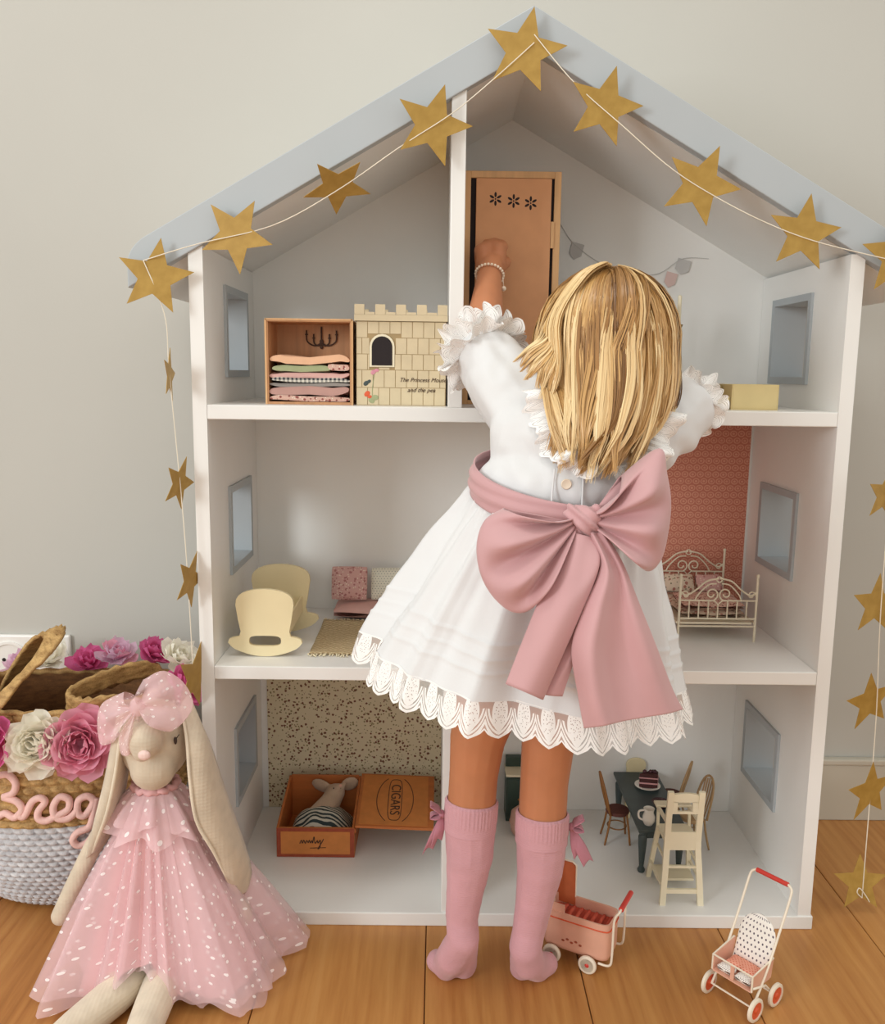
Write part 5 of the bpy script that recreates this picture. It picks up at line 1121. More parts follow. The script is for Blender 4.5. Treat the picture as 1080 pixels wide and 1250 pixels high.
m = MB(); m.grid(capef(0.5, 0.062, 0.052), 120, 14, uvf=lambda u, v: (u * 1.6, v * 0.3)); m.build('collar', M['tulle2'], dress, smooth=180)
m = MB(); m.grid(capef(2.5, 0.054, 0.036), 120, 14, uvf=lambda u, v: (u * 1.6, v * 0.3)); m.build('collar', M['tulle2'], dress, smooth=180)
m = MB(); m.tube([(-0.4685 + (0.026 + 0.002 * math.sin(k * 1.7)) * math.cos(2 * PI * k / 40), -0.086 + (0.026 + 0.002 * math.sin(k * 1.7)) * math.sin(2 * PI * k / 40), 0.2545 + 0.002 * math.sin(k * 2.3)) for k in range(40)], 0.0045, 8, closed=True); m.build('neck_frill', M['lining'], dress, smooth=180)
# tulle bow on the head
bow = MB(); bow.sphere((-0.4688, -0.1390, 0.3779), (0.010, 0.008, 0.012), 12, 8); bow = bow.build('bow', M['tulle2'], rb, smooth=180)
def loop(K, outs, yo, bulge, nm='bow_loop', mat='tulle2', parent=None, back=0.022):
    K = Vector(K); ribs = []
    for i, o in enumerate(outs):
        o = Vector(o); mid = K.lerp(o, 0.55); j = 0.004 if i % 2 else -0.004
        ribs.append([K, mid + Vector((0, -bulge + j, 0.002)), o + Vector((0, -0.003, 0)), o + Vector((0, 0.004, 0)), mid + Vector((0, back + j, -0.002)), K + Vector((0, 0.004, 0))])
    return loft(ribs, 24, 24)
loop((-0.4684, -0.1400, 0.3793), [(-0.4654, -0.1280, 0.4059), (-0.4444, -0.1180, 0.4140), (-0.4233, -0.1100, 0.3957), (-0.4135, -0.1120, 0.3668), (-0.4324, -0.1420, 0.3493), (-0.4516, -0.1500, 0.3731)], 0, 0.016).build('bow_loop', M['tulle2'], bow, smooth=180)
loop((-0.4695, -0.1400, 0.3772), [(-0.4908, -0.1200, 0.3881), (-0.5186, -0.1120, 0.3721), (-0.5266, -0.1120, 0.3507), (-0.5228, -0.1150, 0.3220), (-0.5037, -0.1250, 0.3287)], 0, 0.014).build('bow_loop', M['tulle2'], bow, smooth=180)
loop((-0.4698, -0.1420, 0.3759), [(-0.4926, -0.1380, 0.3386), (-0.4889, -0.1420, 0.3226), (-0.4786, -0.1460, 0.3224), (-0.4723, -0.1480, 0.3379)], 0, 0.010).build('bow_loop', M['tulle2'], bow, smooth=180)

# ------------------------------------------------------------ the child, seen from behind
pe = thing('person', (-0.03, -0.12, 0.0), 'child with long blond hair in a white dress with pink sash, reaching into the dollhouse', 'person')
HC = Vector((0.0830, -0.105, 0.8130))
legL = [((-0.030, -0.125, 0.455), 0.054), ((-0.0574, -0.1280, 0.3391), 0.0345), ((-0.0617, -0.1300, 0.2919), 0.0305), ((-0.0648, -0.1340, 0.2345), 0.0300), ((-0.0651, -0.1370, 0.1870), 0.0265), ((-0.0705, -0.1380, 0.1378), 0.0205), ((-0.0730, -0.1370, 0.1058), 0.0180)]
legR = [((0.055, -0.125, 0.450), 0.054), ((0.0293, -0.1280, 0.3347), 0.0330), ((0.0256, -0.1300, 0.2821), 0.0300), ((0.0240, -0.1340, 0.2191), 0.0300), ((0.0231, -0.1370, 0.1714), 0.0260), ((0.0171, -0.1380, 0.1275), 0.0205), ((0.0120, -0.1370, 0.0908), 0.0185)]
footL = [((-0.0730, -0.1370, 0.1058), 0.0180), ((-0.0716, -0.1420, 0.0776), 0.0185), ((-0.0843, -0.1280, 0.0425), 0.0185), ((-0.0911, -0.1075, 0.0160), 0.0160), ((-0.1029, -0.0953, 0.0130), 0.0125)]
footL2 = [((-0.0705, -0.1400, 0.0717), 0.0165), ((-0.0686, -0.1056, 0.0160), 0.0150), ((-0.0746, -0.0900, 0.0130), 0.0125)]
footR = [((0.0120, -0.1370, 0.0908), 0.0185), ((0.0070, -0.1420, 0.0671), 0.0185), ((0.0129, -0.1320, 0.0395), 0.0185), ((0.0277, -0.1091, 0.0160), 0.0160), ((0.0419, -0.0983, 0.0130), 0.0120)]
footR2 = [((0.0063, -0.1400, 0.0634), 0.0165), ((0.0074, -0.1080, 0.0150), 0.0140), ((0.0228, -0.0953, 0.0130), 0.0120)]
shL, elL, wrL = Vector((-0.0019, -0.1180, 0.7280)), Vector((-0.0573, -0.0400, 0.8066)), Vector((-0.0447, 0.0580, 0.9082))
shR, elR, wrR = Vector((0.1386, -0.1050, 0.7068)), Vector((0.1954, -0.0550, 0.7424)), Vector((0.2194, -0.0040, 0.7545))
hand = Vector((-0.0407, 0.0800, 0.9343))
chains = [legL, legR, footL, footL2, footR, footR2,
    [((0.015, -0.13, 0.47), 0.070), ((0.030, -0.135, 0.58), 0.064), ((0.042, -0.13, 0.66), 0.066), ((0.055, -0.12, 0.715), 0.058), ((0.070, -0.108, 0.745), 0.032), ((0.079, -0.105, 0.785), 0.032)],
    [((0.055, -0.12, 0.715), 0.050), (shL, 0.034), (elL, 0.0255), (elL.lerp(wrL, 0.4), 0.0245), (wrL, 0.0165), (hand + Vector((0, -0.008, -0.010)), 0.0155)],
    [((0.055, -0.12, 0.715), 0.050), (shR, 0.034), (elR, 0.0245), (wrR, 0.0160), (wrR + Vector((-0.002, 0.030, 0.002)), 0.0150)]]
# left hand: palm, four fingers of different lengths curling over the door pull, thumb from the side
chains.append([(hand + Vector((-0.010, 0, -0.008)), 0.0115), (hand + Vector((-0.011, 0.004, 0.012)), 0.0105)]); chains.append([(hand + Vector((0.008, 0, -0.008)), 0.0115), (hand + Vector((0.010, 0.003, 0.014)), 0.0105)])
for dx, L, dz in ((-0.0165, 0.80, 0.010), (-0.0060, 1.0, 0.0165), (0.0050, 1.05, 0.0185), (0.0150, 0.95, 0.0160)):
    k = hand + Vector((dx, 0.006, dz)); chains.append([(k, 0.0078), (k + Vector((0, 0.015 * L, 0.006 * L)), 0.0072), (k + Vector((0, 0.026 * L, -0.006 * L)), 0.0066), (k + Vector((0.0005, 0.022 * L, -0.018 * L)), 0.0060)])
chains.append([(hand + Vector((0.013, 0.004, -0.010)), 0.0085), (hand + Vector((0.021, 0.016, -0.002)), 0.0078), (hand + Vector((0.017, 0.028, 0.004)), 0.0066)])
# right hand resting on the attic floor
rh = wrR + Vector((-0.002, 0.032, 0.002))
for dx, L in ((-0.013, 0.9), (-0.0045, 1.0), (0.0045, 0.98), (0.0125, 0.8)):
    k = rh + Vector((dx, 0.006, 0.0)); chains.append([(k, 0.0078), (k + Vector((dx * 0.15, 0.014 * L, 0.002)), 0.0070), (k + Vector((dx * 0.2, 0.026 * L, -0.005)), 0.0062)])
chains.append([(rh + Vector((-0.010, -0.006, 0)), 0.0085), (rh + Vector((-0.021, 0.006, -0.003)), 0.0074), (rh + Vector((-0.023, 0.016, -0.006)), 0.0062)])
ells = [(HC, (0.069, 0.080, 0.084)), (HC + Vector((0, 0.020, -0.035)), (0.052, 0.052, 0.050)), (HC + Vector((0.070, 0.004, -0.012)), (0.008, 0.013, 0.019)), (HC + Vector((-0.070, 0.004, -0.012)), (0.008, 0.013, 0.019)),
        (HC + Vector((0, 0.082, -0.018)), (0.009, 0.010, 0.009)), (HC + Vector((0, 0.078, -0.006)), (0.006, 0.008, 0.014)), (HC + Vector((0.028, 0.062, -0.030)), (0.020, 0.014, 0.018)), (HC + Vector((-0.028, 0.062, -0.030)), (0.020, 0.014, 0.018)), (HC + Vector((0, 0.072, -0.043)), (0.015, 0.007, 0.005)), (HC + Vector((0, 0.066, -0.066)), (0.016, 0.012, 0.012))]
body = blend('body', chains, ells, M['skin'], pe, 0.0026, 7)
for s in (-1, 1):
    m = MB(); m.sphere(HC + Vector((s * 0.027, 0.0715, -0.004)), (0.009, 0.005, 0.006), 12, 8); e = m.build('eye', M['china'], body, smooth=180)
    m = MB(); m.sphere(HC + Vector((s * 0.027, 0.0755, -0.004)), (0.004, 0.002, 0.004), 10, 6); m.build('iris', M['eye'], body, smooth=180)
m = MB(); m.sphere(HC + Vector((0, 0.0790, -0.0430)), (0.013, 0.003, 0.003), 12, 6); m.build('lips', M['rosecloth'], body, smooth=180)

# bracelet
br = wrL.lerp(hand, 0.12); ax = (hand - wrL).normalized(); x_ = ax.orthogonal().normalized(); y_ = ax.cross(x_)
m = MB()
for k in range(26):
    a = 2 * PI * k / 26; m.sphere(br + (x_ * math.cos(a) + y_ * math.sin(a)) * 0.0186, 0.0020, 8, 6)
bo = m.build('bracelet', M['pearl'], pe, smooth=180)
m = MB(); p = br + Vector((0.017, -0.009, -0.004)); m.tube([p, p + Vector((0.0015, -0.002, -0.012))], 0.0006, 5); m.sphere(p + Vector((0.0017, -0.002, -0.015)), 0.0034, 10, 7); m.build('charm', M['pearl'], bo, smooth=180)

# socks with ribbed cuffs and ribbon bows
def grow(ch, d): return [(p, r + d) for p, r in ch]
for nm, lg, f1, f2, bows in (('L', legL, footL, footL2, -1), ('R', legR, footR, footR2, 1)):
    top = Vector(lg[3][0]).lerp(Vector(lg[2][0]), 0.22); c = [(top, lg[3][1] + 0.0030)] + grow(lg[3:], 0.0030)
    sk = MB()
    # sock leg as an open sleeve following the leg, closed by the foot below
    so = blend('sock', [grow(lg[3:], 0.0030), grow(f1, 0.0024), grow(f2, 0.0024)], [], M['sock'], pe, 0.0026, 6, disp=lambda q: 0.0008 * noise.noise(q * 55))
    ax = (Vector(lg[2][0]) - Vector(lg[3][0])).normalized(); p0 = Vector(lg[3][0]); m = MB()
    x_ = Vector((1, 0, 0)); x_ = (x_ - ax * x_.dot(ax)).normalized(); y_ = ax.cross(x_); R = lg[3][1] + 0.0030
    def rib(u, v, out=True):
        a = 2 * PI * u; r = R + 0.0007 * (math.sin(44 * a) > 0) * (0.25 < v < 0.97) - 0.0004
        if v > 0.97: r -= 0.0022
        return p0 + ax * (-0.012 + 0.038 * min(v, 0.985) / 0.985) + (x_ * math.cos(a) + y_ * math.sin(a)) * r
    m.grid(rib, 176, 12, wu=True); m.build('ribbed_cuff', M['sock'], so, smooth=40)
    kx = p0 + ax * 0.008 + Vector((bows * (R + 0.003), -0.004, 0)); q = bows
    kb = MB(); kb.sphere(kx, (0.004, 0.005, 0.006), 10, 7); kb = kb.build('bow', M['ribbon'], so, smooth=180)
    for dz in (1, -0.1):
        rr = [[kx, kx + Vector((q * 0.010, -0.006 * k, 0.010 * dz + 0.003)), kx + Vector((q * 0.014, -0.010 * k, 0.014 * dz)), kx + Vector((q * 0.004, -0.012 * k, 0.008 * dz)), kx] for k in (-0.6, 0.2, 1.0)]
        loft(rr, 16, 6).build('loop', M['ribbon'], kb, smooth=180, solid=0.0008)
    for w in (0, 1):
        e = kx + Vector((q * (0.017 - 0.011 * w), -0.008, -0.046 + 0.012 * w))
        if q > 0: e = kx + Vector((0.010 + 0.012 * w, -0.006, -0.046 + 0.010 * (1 - w)))
        ww = Vector((0.0065, 0.003, 0.002)); loft([[kx - ww * 0.3, kx.lerp(e, 0.5) - ww + Vector((0, -0.003, 0)), e - ww], [kx, kx.lerp(e, 0.5) + Vector((0, -0.005, 0)), e + Vector((0, 0, 0.006))], [kx + ww * 0.3, kx.lerp(e, 0.5) + ww + Vector((0, -0.003, 0)), e + ww]], 12, 6).build('tail', M['ribbon'], kb, smooth=180, solid=0.0008)

# ------------------------------------------------------------ dress
def wr_(q): return 0.0078 * noise.noise(Vector((q.x * 22 + q.z * 16, q.y * 14, q.z * 10 + q.x * 20))) + 0.0024 * noise.noise(q * 48)
cuffL = shL.lerp(elL, 0.90); cuffR = shR.lerp(elR, 0.95)
bod = blend('bodice', [[(Vector((0.010, -0.122, 0.735)), 0.045), (shL, 0.046), (shL.lerp(elL, 0.5), 0.0440), (cuffL, 0.0385)], [(Vector((0.105, -0.115, 0.725)), 0.045), (shR, 0.045), (shR.lerp(elR, 0.5), 0.0425), (cuffR, 0.0370)]],
    [((0.040, -0.128, 0.700), (0.094, 0.070, 0.072)), ((0.034, -0.138, 0.655), (0.098, 0.078, 0.055)), ((0.058, -0.118, 0.740), (0.070, 0.056, 0.042))], M['whitecloth'], pe, 0.0034, 6, disp=wr_)
XW, YW, ZW = 0.036, -0.142, 0.648
def waist(a, r=1.0):
    x = 0.099 * r * math.cos(a); y = 0.080 * r * math.sin(a); return Vector((XW + x, YW + y, ZW - 0.11 * x + 0.27 * y))
def hem(a, ext=0.0):
    x = (0.186 + ext * 0.30) * math.cos(a); y = (0.128 + ext * 0.22) * math.sin(a); return Vector((-0.004 + x, -0.150 + y, 0.445 - 0.135 * x + 0.10 * y - ext))
FOLD = [(6, 1.2, 0.50), (9, 0.4, 0.55), (14, 2.0, 0.38), (23, 0.7, 0.16)]
def foldv(a): return sum(w * (1 - 2 * abs(math.sin(0.5 * (n * a + p))) ** 0.8 if n % 2 == 0 else math.sin(n * a + p)) for n, p, w in FOLD)
TUCK = (0.70, 0.775, 0.85)
def skirt(u, v):
    a = 2 * PI * u; w, h = waist(a), hem(a); p = w.lerp(h, v); rad = Vector((math.cos(a), math.sin(a) * 0.75, 0)).normalized()
    b = 0.001 * math.sin(PI * v ** 0.8) + 0.032 * foldv(a) * v * (1.25 - 0.85 * v)
    b += (0.0042 * math.sin(46 * a) + 0.003 * math.sin(31 * a + 1)) * math.exp(-v * 5.5) * min(1, v * 10)
    for t in TUCK:
        d = v - t
        if -0.001 <= d < 0.030: b += 0.0019 * (1 - d / 0.030)
    b += 0.0035 * noise.noise(Vector((a * 3.0, v * 5.0, 1.7)))
    return p + rad * b
m = MB(); m.grid(skirt, 260, 110, wu=True); sk = m.build('skirt', M['whitecloth'], pe, smooth=180)
NS = 44
def lacehem(u, v):
    a = 2 * PI * u; e = skirt(u, 1.0); d = (hem(a, 0.04) - hem(a, 0.0)); s = 0.5 - 0.5 * math.cos(2 * PI * (u * NS)); s = (0.5 - abs((u * NS) % 1 - 0.5)) * 2
    L = 0.76 + 0.24 * (s ** 0.6); rad = Vector((math.cos(a), math.sin(a), 0))
    return e - rad * 0.0006 + Vector((0, 0, 0.002)) + d * v * L + rad * 0.0015 * math.sin(2 * PI * u * NS) * v
m = MB(); m.grid(lacehem, NS * 8, 6, uvf=lambda u, v: (u * NS, v)); m.build('lace_hem', M['lace'], sk, smooth=180)

def lace_ring(c, axis, r0, r1, along, ns, ruf, per, nm, parent, mat='lace2', ph=0.0, bias=None):
    c = Vector(c); z = Vector(axis).normalized(); x = (Vector((1, 0, 0)) - z * z.x).normalized(); y = z.cross(x); m = MB()
    def f(u, v):
        a = 2 * PI * u; d = x * math.cos(a) + y * math.sin(a); s = (0.5 - abs((u * ns) % 1 - 0.5)) * 2; L = 0.80 + 0.20 * s ** 0.6
        k = v * L; q = 1.0 + (bias(a) if bias else 0.0)
        r = r0 + (r1 - r0) * k * q + ruf * 0.55 * k * math.sin(per * a + ph); return c + d * r + z * (along * k * q + ruf * k * math.cos(per * a + ph) + ruf * 0.4 * k * math.sin(2 * per * a + 1))
    m.grid(f, ns * 8, 8, uvf=lambda u, v: (u * ns, v)); return m.build(nm, M[mat], parent, smooth=180)
aL = (elL - shL).normalized(); cL = cuffL + aL * 0.028
lace_ring(cL - aL * 0.010, aL, 0.0315, 0.0560, 0.004, 22, 0.0085, 9, 'lace_cuff', bod, ph=0.4); lace_ring(cL - aL * 0.020, aL, 0.0350, 0.0600, -0.006, 22, 0.0080, 8, 'lace_cuff', bod, ph=1.3); lace_ring(cL + aL * 0.002, aL, 0.0280, 0.0500, 0.012, 20, 0.0090, 8, 'lace_cuff', bod, ph=2.0)
aR = (elR - shR).normalized(); cR = cuffR + aR * 0.026
lace_ring(cR - aR * 0.014, aR, 0.0300, 0.0450, 0.004, 20, 0.0080, 8, 'lace_cuff', bod, ph=1.0); lace_ring(cR - aR * 0.004, aR, 0.0265, 0.0410, 0.010, 18, 0.0080, 7, 'lace_cuff', bod, ph=2.6)
# gathered shoulder frills
def frill(A, B, n, nm, ruf=0.006, per=8):
    a = cr(A, n + 1); b = cr(B, n + 1); m = MB(); ns = 14
    def f(u, v):
        i = int(round(u * n)); s = (0.5 - abs((u * ns) % 1 - 0.5)) * 2; L = 0.90 + 0.10 * s ** 0.6; p = a[i].lerp(b[i], v * L); return p + Vector((0.35, -1, 0.25)) * (0.0035 + ruf * v * math.sin(per * 2 * PI * u)) + Vector((0, -0.010, 0.0)) * math.sin(PI * v)
    m.grid(f, n, 8, uvf=lambda u, v: (u * ns, v)); return m.build(nm, M['lace2'], bod, smooth=180)
frill([(0.0173, -0.1600, 0.7687), (0.0296, -0.1760, 0.7467), (0.0373, -0.1900, 0.7233), (0.0433, -0.2020, 0.7037), (0.0619, -0.2100, 0.6914)], [(-0.0219, -0.1600, 0.7609), (-0.0150, -0.1740, 0.7307), (-0.0050, -0.1900, 0.7021), (0.0134, -0.2060, 0.6797), (0.0477, -0.2160, 0.6671)], 96, 'shoulder_frill', 0.011, 3.2)
frill([(0.1274, -0.1650, 0.7430), (0.1206, -0.1800, 0.7165), (0.1092, -0.1950, 0.6950), (0.0895, -0.2060, 0.6842), (0.0693, -0.2100, 0.6826)], [(0.1657, -0.1500, 0.7382), (0.1533, -0.1680, 0.7069), (0.1335, -0.1900, 0.6813), (0.1084, -0.2050, 0.6647), (0.0755, -0.2140, 0.6637)], 96, 'shoulder_frill', 0.011, 3.2)
def onback(u, v): return None
m = MB(); p = Vector((0.0274, -0.2175, 0.6644)); Mb = Matrix.Translation(p) @ Matrix.Rotation(PI / 2, 4, 'X'); m.lathe([(0.0, -0.001), (0.0052, -0.001), (0.0058, 0.001), (0.0050, 0.002), (0.0030, 0.0014), (0.0, 0.0014)], 18, Mb); m.build('button', M['pearl'], bod, smooth=50)
m = MB(); m.tube(cr([(0.0150, -0.2140, 0.6806), (0.0126, -0.2185, 0.6564), (0.0110, -0.2225, 0.6357)], 10), 0.0012, 6); m.tube(cr([(0.0460, -0.2140, 0.6757), (0.0451, -0.2185, 0.6568), (0.0443, -0.2225, 0.6378)], 10), 0.0012, 6); m.build('placket_seam', M['whitecloth'], bod, smooth=180)

# ------------------------------------------------------------ sash and big bow
def band(u, v):
    a = 2 * PI * u; w = waist(a, 1.055 + 0.035 * v); r = Vector((math.cos(a), math.sin(a) * 0.8, 0)); return w + Vector((0, 0, 0.018 - 0.033 * v)) + r * (0.0035 * math.sin(PI * v) + 0.0012 * math.sin(v * 16 + 3 * a))
m = MB(); m.grid(band, 90, 12, wu=True); sash = m.build('sash', M['sash'], pe, smooth=180, solid=0.002)
K = Vector((0.0416, -0.2520, 0.6286))
kn = blend('knot', [[(K + Vector((-0.010, 0.002, 0.010)), 0.010), (K + Vector((0.002, -0.004, 0.002)), 0.0145), (K + Vector((0.009, 0.002, -0.012)), 0.010)], [(K + Vector((0.010, 0.002, 0.010)), 0.009), (K + Vector((-0.006, 0, -0.010)), 0.009)]], [], M['sash'], sash, 0.002, 3, disp=lambda q: 0.0018 * math.sin(q.x * 420 + q.z * 520))
def bigloop(K, outs, fb, bb, parent):
    ribs = []
    for i, (o, dy) in enumerate(outs):
        o = Vector(o); j = 0.0090 if i % 2 else -0.0080; m1 = K.lerp(o, 0.30); m2 = K.lerp(o, 0.70)
        ribs.append([K + Vector((0, -0.002, 0.006 - 0.012 * i / len(outs))), m1 + Vector((0, -fb * 0.6 + j, 0)), m2 + Vector((0, -fb + dy + j * 0.9, 0)), o + Vector((0, -0.008, 0)), o + Vector((0, 0.006, 0)), m2 + Vector((0, bb + j * 0.3, 0)), m1 + Vector((0, bb * 0.6, 0)), K + Vector((0, 0.006, 0))])
    return loft(ribs, 48, 48).build('bow_loop', M['sash'], parent, smooth=180, solid=0.0014)
bigloop(K + Vector((-0.006, 0, 0)), [((-0.0396, -0.2620, 0.6429), 0), ((-0.0582, -0.2680, 0.6318), 0.004), ((-0.0656, -0.2750, 0.6092), -0.004), ((-0.0621, -0.2820, 0.5827), 0.006), ((-0.0495, -0.2880, 0.5605), -0.006), ((-0.0311, -0.2900, 0.5468), 0.004), ((-0.0130, -0.2900, 0.5504), 0), ((0.0021, -0.2820, 0.5767), 0)], 0.026, 0.004, sash)
bigloop(K + Vector((0.006, 0, 0.002)), [((0.0804, -0.2400, 0.6739), 0), ((0.1179, -0.2350, 0.7022), 0), ((0.1251, -0.2420, 0.6781), -0.004), ((0.1284, -0.2480, 0.6514), 0.004), ((0.1271, -0.2520, 0.6235), 0), ((0.1194, -0.2580, 0.5942), 0), ((0.1046, -0.2620, 0.5828), -0.004), ((0.0811, -0.2640, 0.6054), 0.004)], 0.030, 0.010, sash)
def tail(ribs, nm='bow_tail', nu=40, nv=30): return loft(ribs, nu, nv).build(nm, M['sash'], sash, smooth=180, solid=0.0014)
tail([[(0.0311, -0.2560, 0.6188), (0.0116, -0.2820, 0.5895), (-0.0100, -0.3000, 0.5514), (-0.0401, -0.3120, 0.4743)], [(0.0346, -0.2660, 0.6189), (0.0224, -0.2940, 0.5881), (0.0025, -0.3120, 0.5481), (-0.0273, -0.3240, 0.4729)], [(0.0411, -0.2680, 0.6176), (0.0361, -0.2960, 0.5845), (0.0165, -0.3160, 0.5477), (-0.0161, -0.3260, 0.4687)], [(0.0489, -0.2620, 0.6149), (0.0527, -0.2880, 0.5930), (0.0318, -0.3060, 0.5468), (-0.0033, -0.3160, 0.4599)], [(0.0483, -0.2560, 0.6138), (0.0475, -0.2780, 0.5806), (0.0321, -0.2920, 0.5327), (-0.0050, -0.3020, 0.4598)]])
tail([[(0.0420, -0.2540, 0.6099), (0.0345, -0.2800, 0.5638), (0.0161, -0.2940, 0.5074), (-0.0102, -0.3030, 0.4618)], [(0.0464, -0.2580, 0.6090), (0.0414, -0.2880, 0.5658), (0.0280, -0.3020, 0.5101), (0.0039, -0.3100, 0.4620)], [(0.0502, -0.2560, 0.6086), (0.0559, -0.2820, 0.5816), (0.0380, -0.2980, 0.5260), (0.0177, -0.3060, 0.4598)]])
tail([[(0.0461, -0.2580, 0.6176), (0.0552, -0.2840, 0.5905), (0.0383, -0.3000, 0.5520), (0.0254, -0.3080, 0.5119), (0.0328, -0.3140, 0.4630), (0.0391, -0.3180, 0.4312)], [(0.0480, -0.2660, 0.6208), (0.0597, -0.2960, 0.5890), (0.0497, -0.3140, 0.5517), (0.0419, -0.3260, 0.5137), (0.0466, -0.3320, 0.4700), (0.0554, -0.3340, 0.4406)], [(0.0521, -0.2620, 0.6201), (0.0672, -0.2880, 0.5831), (0.0641, -0.3000, 0.5438), (0.0618, -0.3080, 0.5039), (0.0709, -0.3120, 0.4627), (0.0798, -0.3140, 0.4377)], [(0.0555, -0.2620, 0.6201), (0.0730, -0.2840, 0.5822), (0.0760, -0.2940, 0.5423), (0.0816, -0.3000, 0.5015), (0.0935, -0.3060, 0.4650), (0.1042, -0.3080, 0.4399)], [(0.0576, -0.2640, 0.6222), (0.0757, -0.2860, 0.5869), (0.0860, -0.3000, 0.5483), (0.0997, -0.3060, 0.5079), (0.1140, -0.3060, 0.4695), (0.1258, -0.3040, 0.4420)], [(0.0595, -0.2580, 0.6229), (0.0770, -0.2780, 0.5945), (0.0942, -0.2880, 0.5537), (0.1143, -0.2900, 0.5072), (0.1330, -0.2880, 0.4631), (0.1459, -0.2860, 0.4395)]], nu=50, nv=60)

# ------------------------------------------------------------ hair
m = MB()
def cap(u, v):
    a = 2 * PI * u; t = 0.02 + 1.95 * v; x = 0.0735 * math.sin(t) * math.cos(a); y = 0.0845 * math.sin(t) * math.sin(a); z = 0.0885 * math.cos(t)
    if y > 0.03 and z < 0.045: y = 0.03 + (y - 0.03) * 0.2
    return HC + Vector((x, y, z))
m.grid(cap, 48, 24, wu=True)
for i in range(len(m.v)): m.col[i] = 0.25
rnd = random.Random(11); cx = HC.x
BODS = [((0.040, -0.128, 0.700), (0.094, 0.070, 0.072)), ((0.034, -0.138, 0.655), (0.098, 0.078, 0.055)), ((0.058, -0.118, 0.740), (0.070, 0.056, 0.042)), ((shL.x, shL.y, shL.z), (0.046, 0.046, 0.046)), ((0.010, -0.122, 0.735), (0.045, 0.045, 0.045)), ((shR.x, shR.y, shR.z), (0.045, 0.045, 0.045))]
def clear(p, pad):
    """keep a hair point outside the dress"""
    for c, r in BODS:
        d = Vector(((p.x - c[0]) / (r[0] + pad), (p.y - c[1]) / (r[1] + pad), (p.z - c[2]) / (r[2] + pad))); L = d.length
        if L < 1 and d.y < 0.0: k = min(1.0, -d.y / 0.25); p = Vector((p.x, p.y + k * (c[1] - math.sqrt(max(0.0, 1 - d.x * d.x - d.z * d.z)) * (r[1] + pad) - p.y), p.z))
    return p
def strand(P, r, tone, rough=0.0):
    """a flat hair lying on the lock, facing outwards"""
    o = len(m.v); n = len(P)
    for i, p in enumerate(P):
        out = (p - HC); out.z *= 0.3; out = out.normalized(); t = (P[min(i + 1, n - 1)] - P[max(i - 1, 0)]).normalized(); w = t.cross(out)
        w = w.normalized() if w.length > 1e-5 else Vector((1, 0, 0)); ww = r * (0.7 + 0.3 * min(1, i / 3)) * (1 if i < n - 4 else max(0.15, (n - 1 - i) / 4)); lift = out * rough
        m.v.append(p + w * ww + lift); m.v.append(p - w * ww - lift * 0.5); m.col[o + 2 * i] = tone[i]; m.col[o + 2 * i + 1] = tone[i]
        if i: m.f.append((o + 2 * i - 2, o + 2 * i - 1, o + 2 * i + 1, o + 2 * i))
def guide(ph, lay, lean, part, sh):
    """one lock: over the scalp from the crown, then hanging down the back"""
    R = 1.03 + 0.12 * lay; P = []; n1 = 8; s = math.sin(ph); c = math.cos(ph)
    for k in range(n1):
        t = 0.10 + 1.52 * k / (n1 - 1); a = ph + lean * k
        P.append(HC + part * (1 - k / (n1 - 1)) + Vector((0.0715 * R * math.sin(t) * math.sin(a), -0.083 * R * math.sin(t) * math.cos(a), 0.0865 * (0.985 + 0.05 * lay) * math.cos(t))))
    e = P[-1]; sx = (e.x - cx) / 0.078
    zt = 0.678 + 0.004 * sx + 0.022 * abs(sx) ** 2 * (1 if sx > 0 else 0.9) + sh
    xt = 0.056 + sx * (0.070 if sx > 0 else 0.034) + rnd.gauss(0, 0.005)
    yt = min(-0.135, -0.226 + 0.066 * abs(sx) ** 1.8 - 0.024 * (lay - 0.5)) if c > -0.15 else e.y - 0.01
    if False: xt = rnd.uniform(-0.020, 0.022); zt = rnd.uniform(0.752, 0.776) - 0.5 * max(0, xt); yt = rnd.uniform(-0.182, -0.158)
    if c < 0.12: zt = 0.752 + rnd.uniform(0, 0.018); yt = e.y - 0.004; xt = e.x - 0.10 * (e.x - cx)
    gp = rnd.uniform(1.5, 2.8); wv, wp, fl = rnd.uniform(0.001, 0.006), rnd.uniform(0, 6.28), (rnd.uniform(-0.010, 0.024) if sx > -0.2 else rnd.uniform(-0.006, 0.010)); gp = gp if sx > -0.2 else rnd.uniform(1.0, 1.6); n2 = 13
    for k in range(1, n2 + 1):
        f = k / n2; g = f ** gp
        x = e.x + (xt - e.x) * g + wv * math.sin(wp + 6 * f) * f - fl * max(0, f - 0.7) * 3; y = e.y + (yt - e.y) * math.sin(0.5 * PI * f); z = e.z + (zt - e.z) * f
        if f > 0.85: y -= 0.008 * (f - 0.85) / 0.15
        P.append(Vector((x, y, z)))
    return P, sx
SW = []
for k in range(14):
    t = k / 13; a = Vector((-0.0263, -0.1600, 0.7934)).lerp(Vector((0.0153, -0.1880, 0.7496)), t); b = Vector((0.0051, -0.1650, 0.8204)).lerp(Vector((0.0159, -0.1850, 0.7971)), t)
    SW.append(cr([HC + Vector((0.002 - 0.012 * t, -0.004 - 0.03 * t, 0.091)), HC + Vector((-0.036, -0.030 - 0.020 * t, 0.076)), HC + Vector((-0.066, -0.040 - 0.022 * t, 0.030)), b, b.lerp(a, 0.55) + Vector((0, -0.006, 0.002)), a + Vector((rnd.uniform(-0.006, 0.006), 0, rnd.uniform(-0.006, 0.004)))], 21))
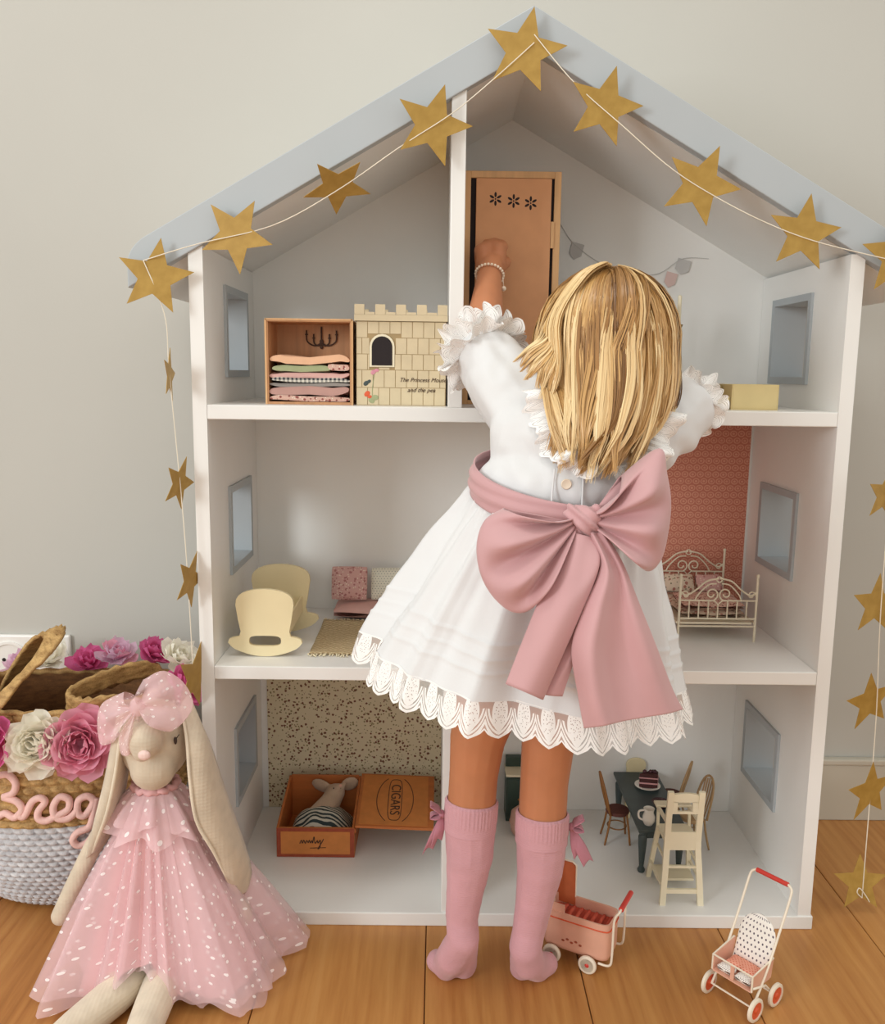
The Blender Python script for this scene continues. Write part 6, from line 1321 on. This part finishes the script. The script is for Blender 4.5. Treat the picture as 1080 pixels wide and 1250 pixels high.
for li in range(164):
    ph = -2.05 + 4.10 * ((li * 0.61803) % 1.0); lay = (li * 0.7548) % 1.0 if li < 118 else 1.05 + 0.2 * rnd.random()
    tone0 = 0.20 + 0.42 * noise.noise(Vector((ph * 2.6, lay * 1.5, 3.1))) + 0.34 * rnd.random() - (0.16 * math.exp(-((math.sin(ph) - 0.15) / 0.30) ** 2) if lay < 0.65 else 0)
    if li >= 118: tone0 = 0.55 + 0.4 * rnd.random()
    P, sx = guide(ph, lay, rnd.gauss(0, 0.030 if li < 118 else 0.035), Vector((0.005 + rnd.gauss(0, 0.004), 0.010 + rnd.gauss(0, 0.014), 0)), rnd.uniform(-0.010, 0.022))
    if li >= 150: P = SW[li - 150]; lay = 0.9; tone0 = 0.35 + 0.5 * rnd.random()
    N = len(P); wid = rnd.uniform(0.0065, 0.0125) if li < 118 else (rnd.uniform(0.002, 0.0045) if li < 150 else 0.0065)
    for k in range(84 if li < 118 else (22 if li < 150 else 60)):
        u, w = rnd.uniform(-1, 1), rnd.uniform(-1, 1); Q = []; short = 1.0 - 0.24 * rnd.random() ** 2; jx, jp = rnd.gauss(0, 0.0016), rnd.uniform(0, 6.28)
        for q in range(N):
            f = q / (N - 1) * short * (N - 1); i0 = min(int(f), N - 2); b = P[i0].lerp(P[i0 + 1], f - i0); f /= (N - 1)
            out = (b - HC); out.z *= 0.3; out = out.normalized(); tan = Vector((0, 0, 1)).cross(out).normalized()
            sp = wid * (0.55 + 0.75 * math.sin(PI * min(1, f * 1.15)) - 0.35 * max(0, f - 0.6)) * (1 - 0.55 * max(0, f - 0.68) / 0.32); Q.append(b + tan * (u * sp + jx * math.sin(jp + 5 * f) * f) + out * (w * 0.0026)); Q[-1] = clear(Q[-1], 0.009 + 0.010 * lay)
        tn = max(0.0, min(1.0, tone0 + rnd.gauss(0, 0.045)))
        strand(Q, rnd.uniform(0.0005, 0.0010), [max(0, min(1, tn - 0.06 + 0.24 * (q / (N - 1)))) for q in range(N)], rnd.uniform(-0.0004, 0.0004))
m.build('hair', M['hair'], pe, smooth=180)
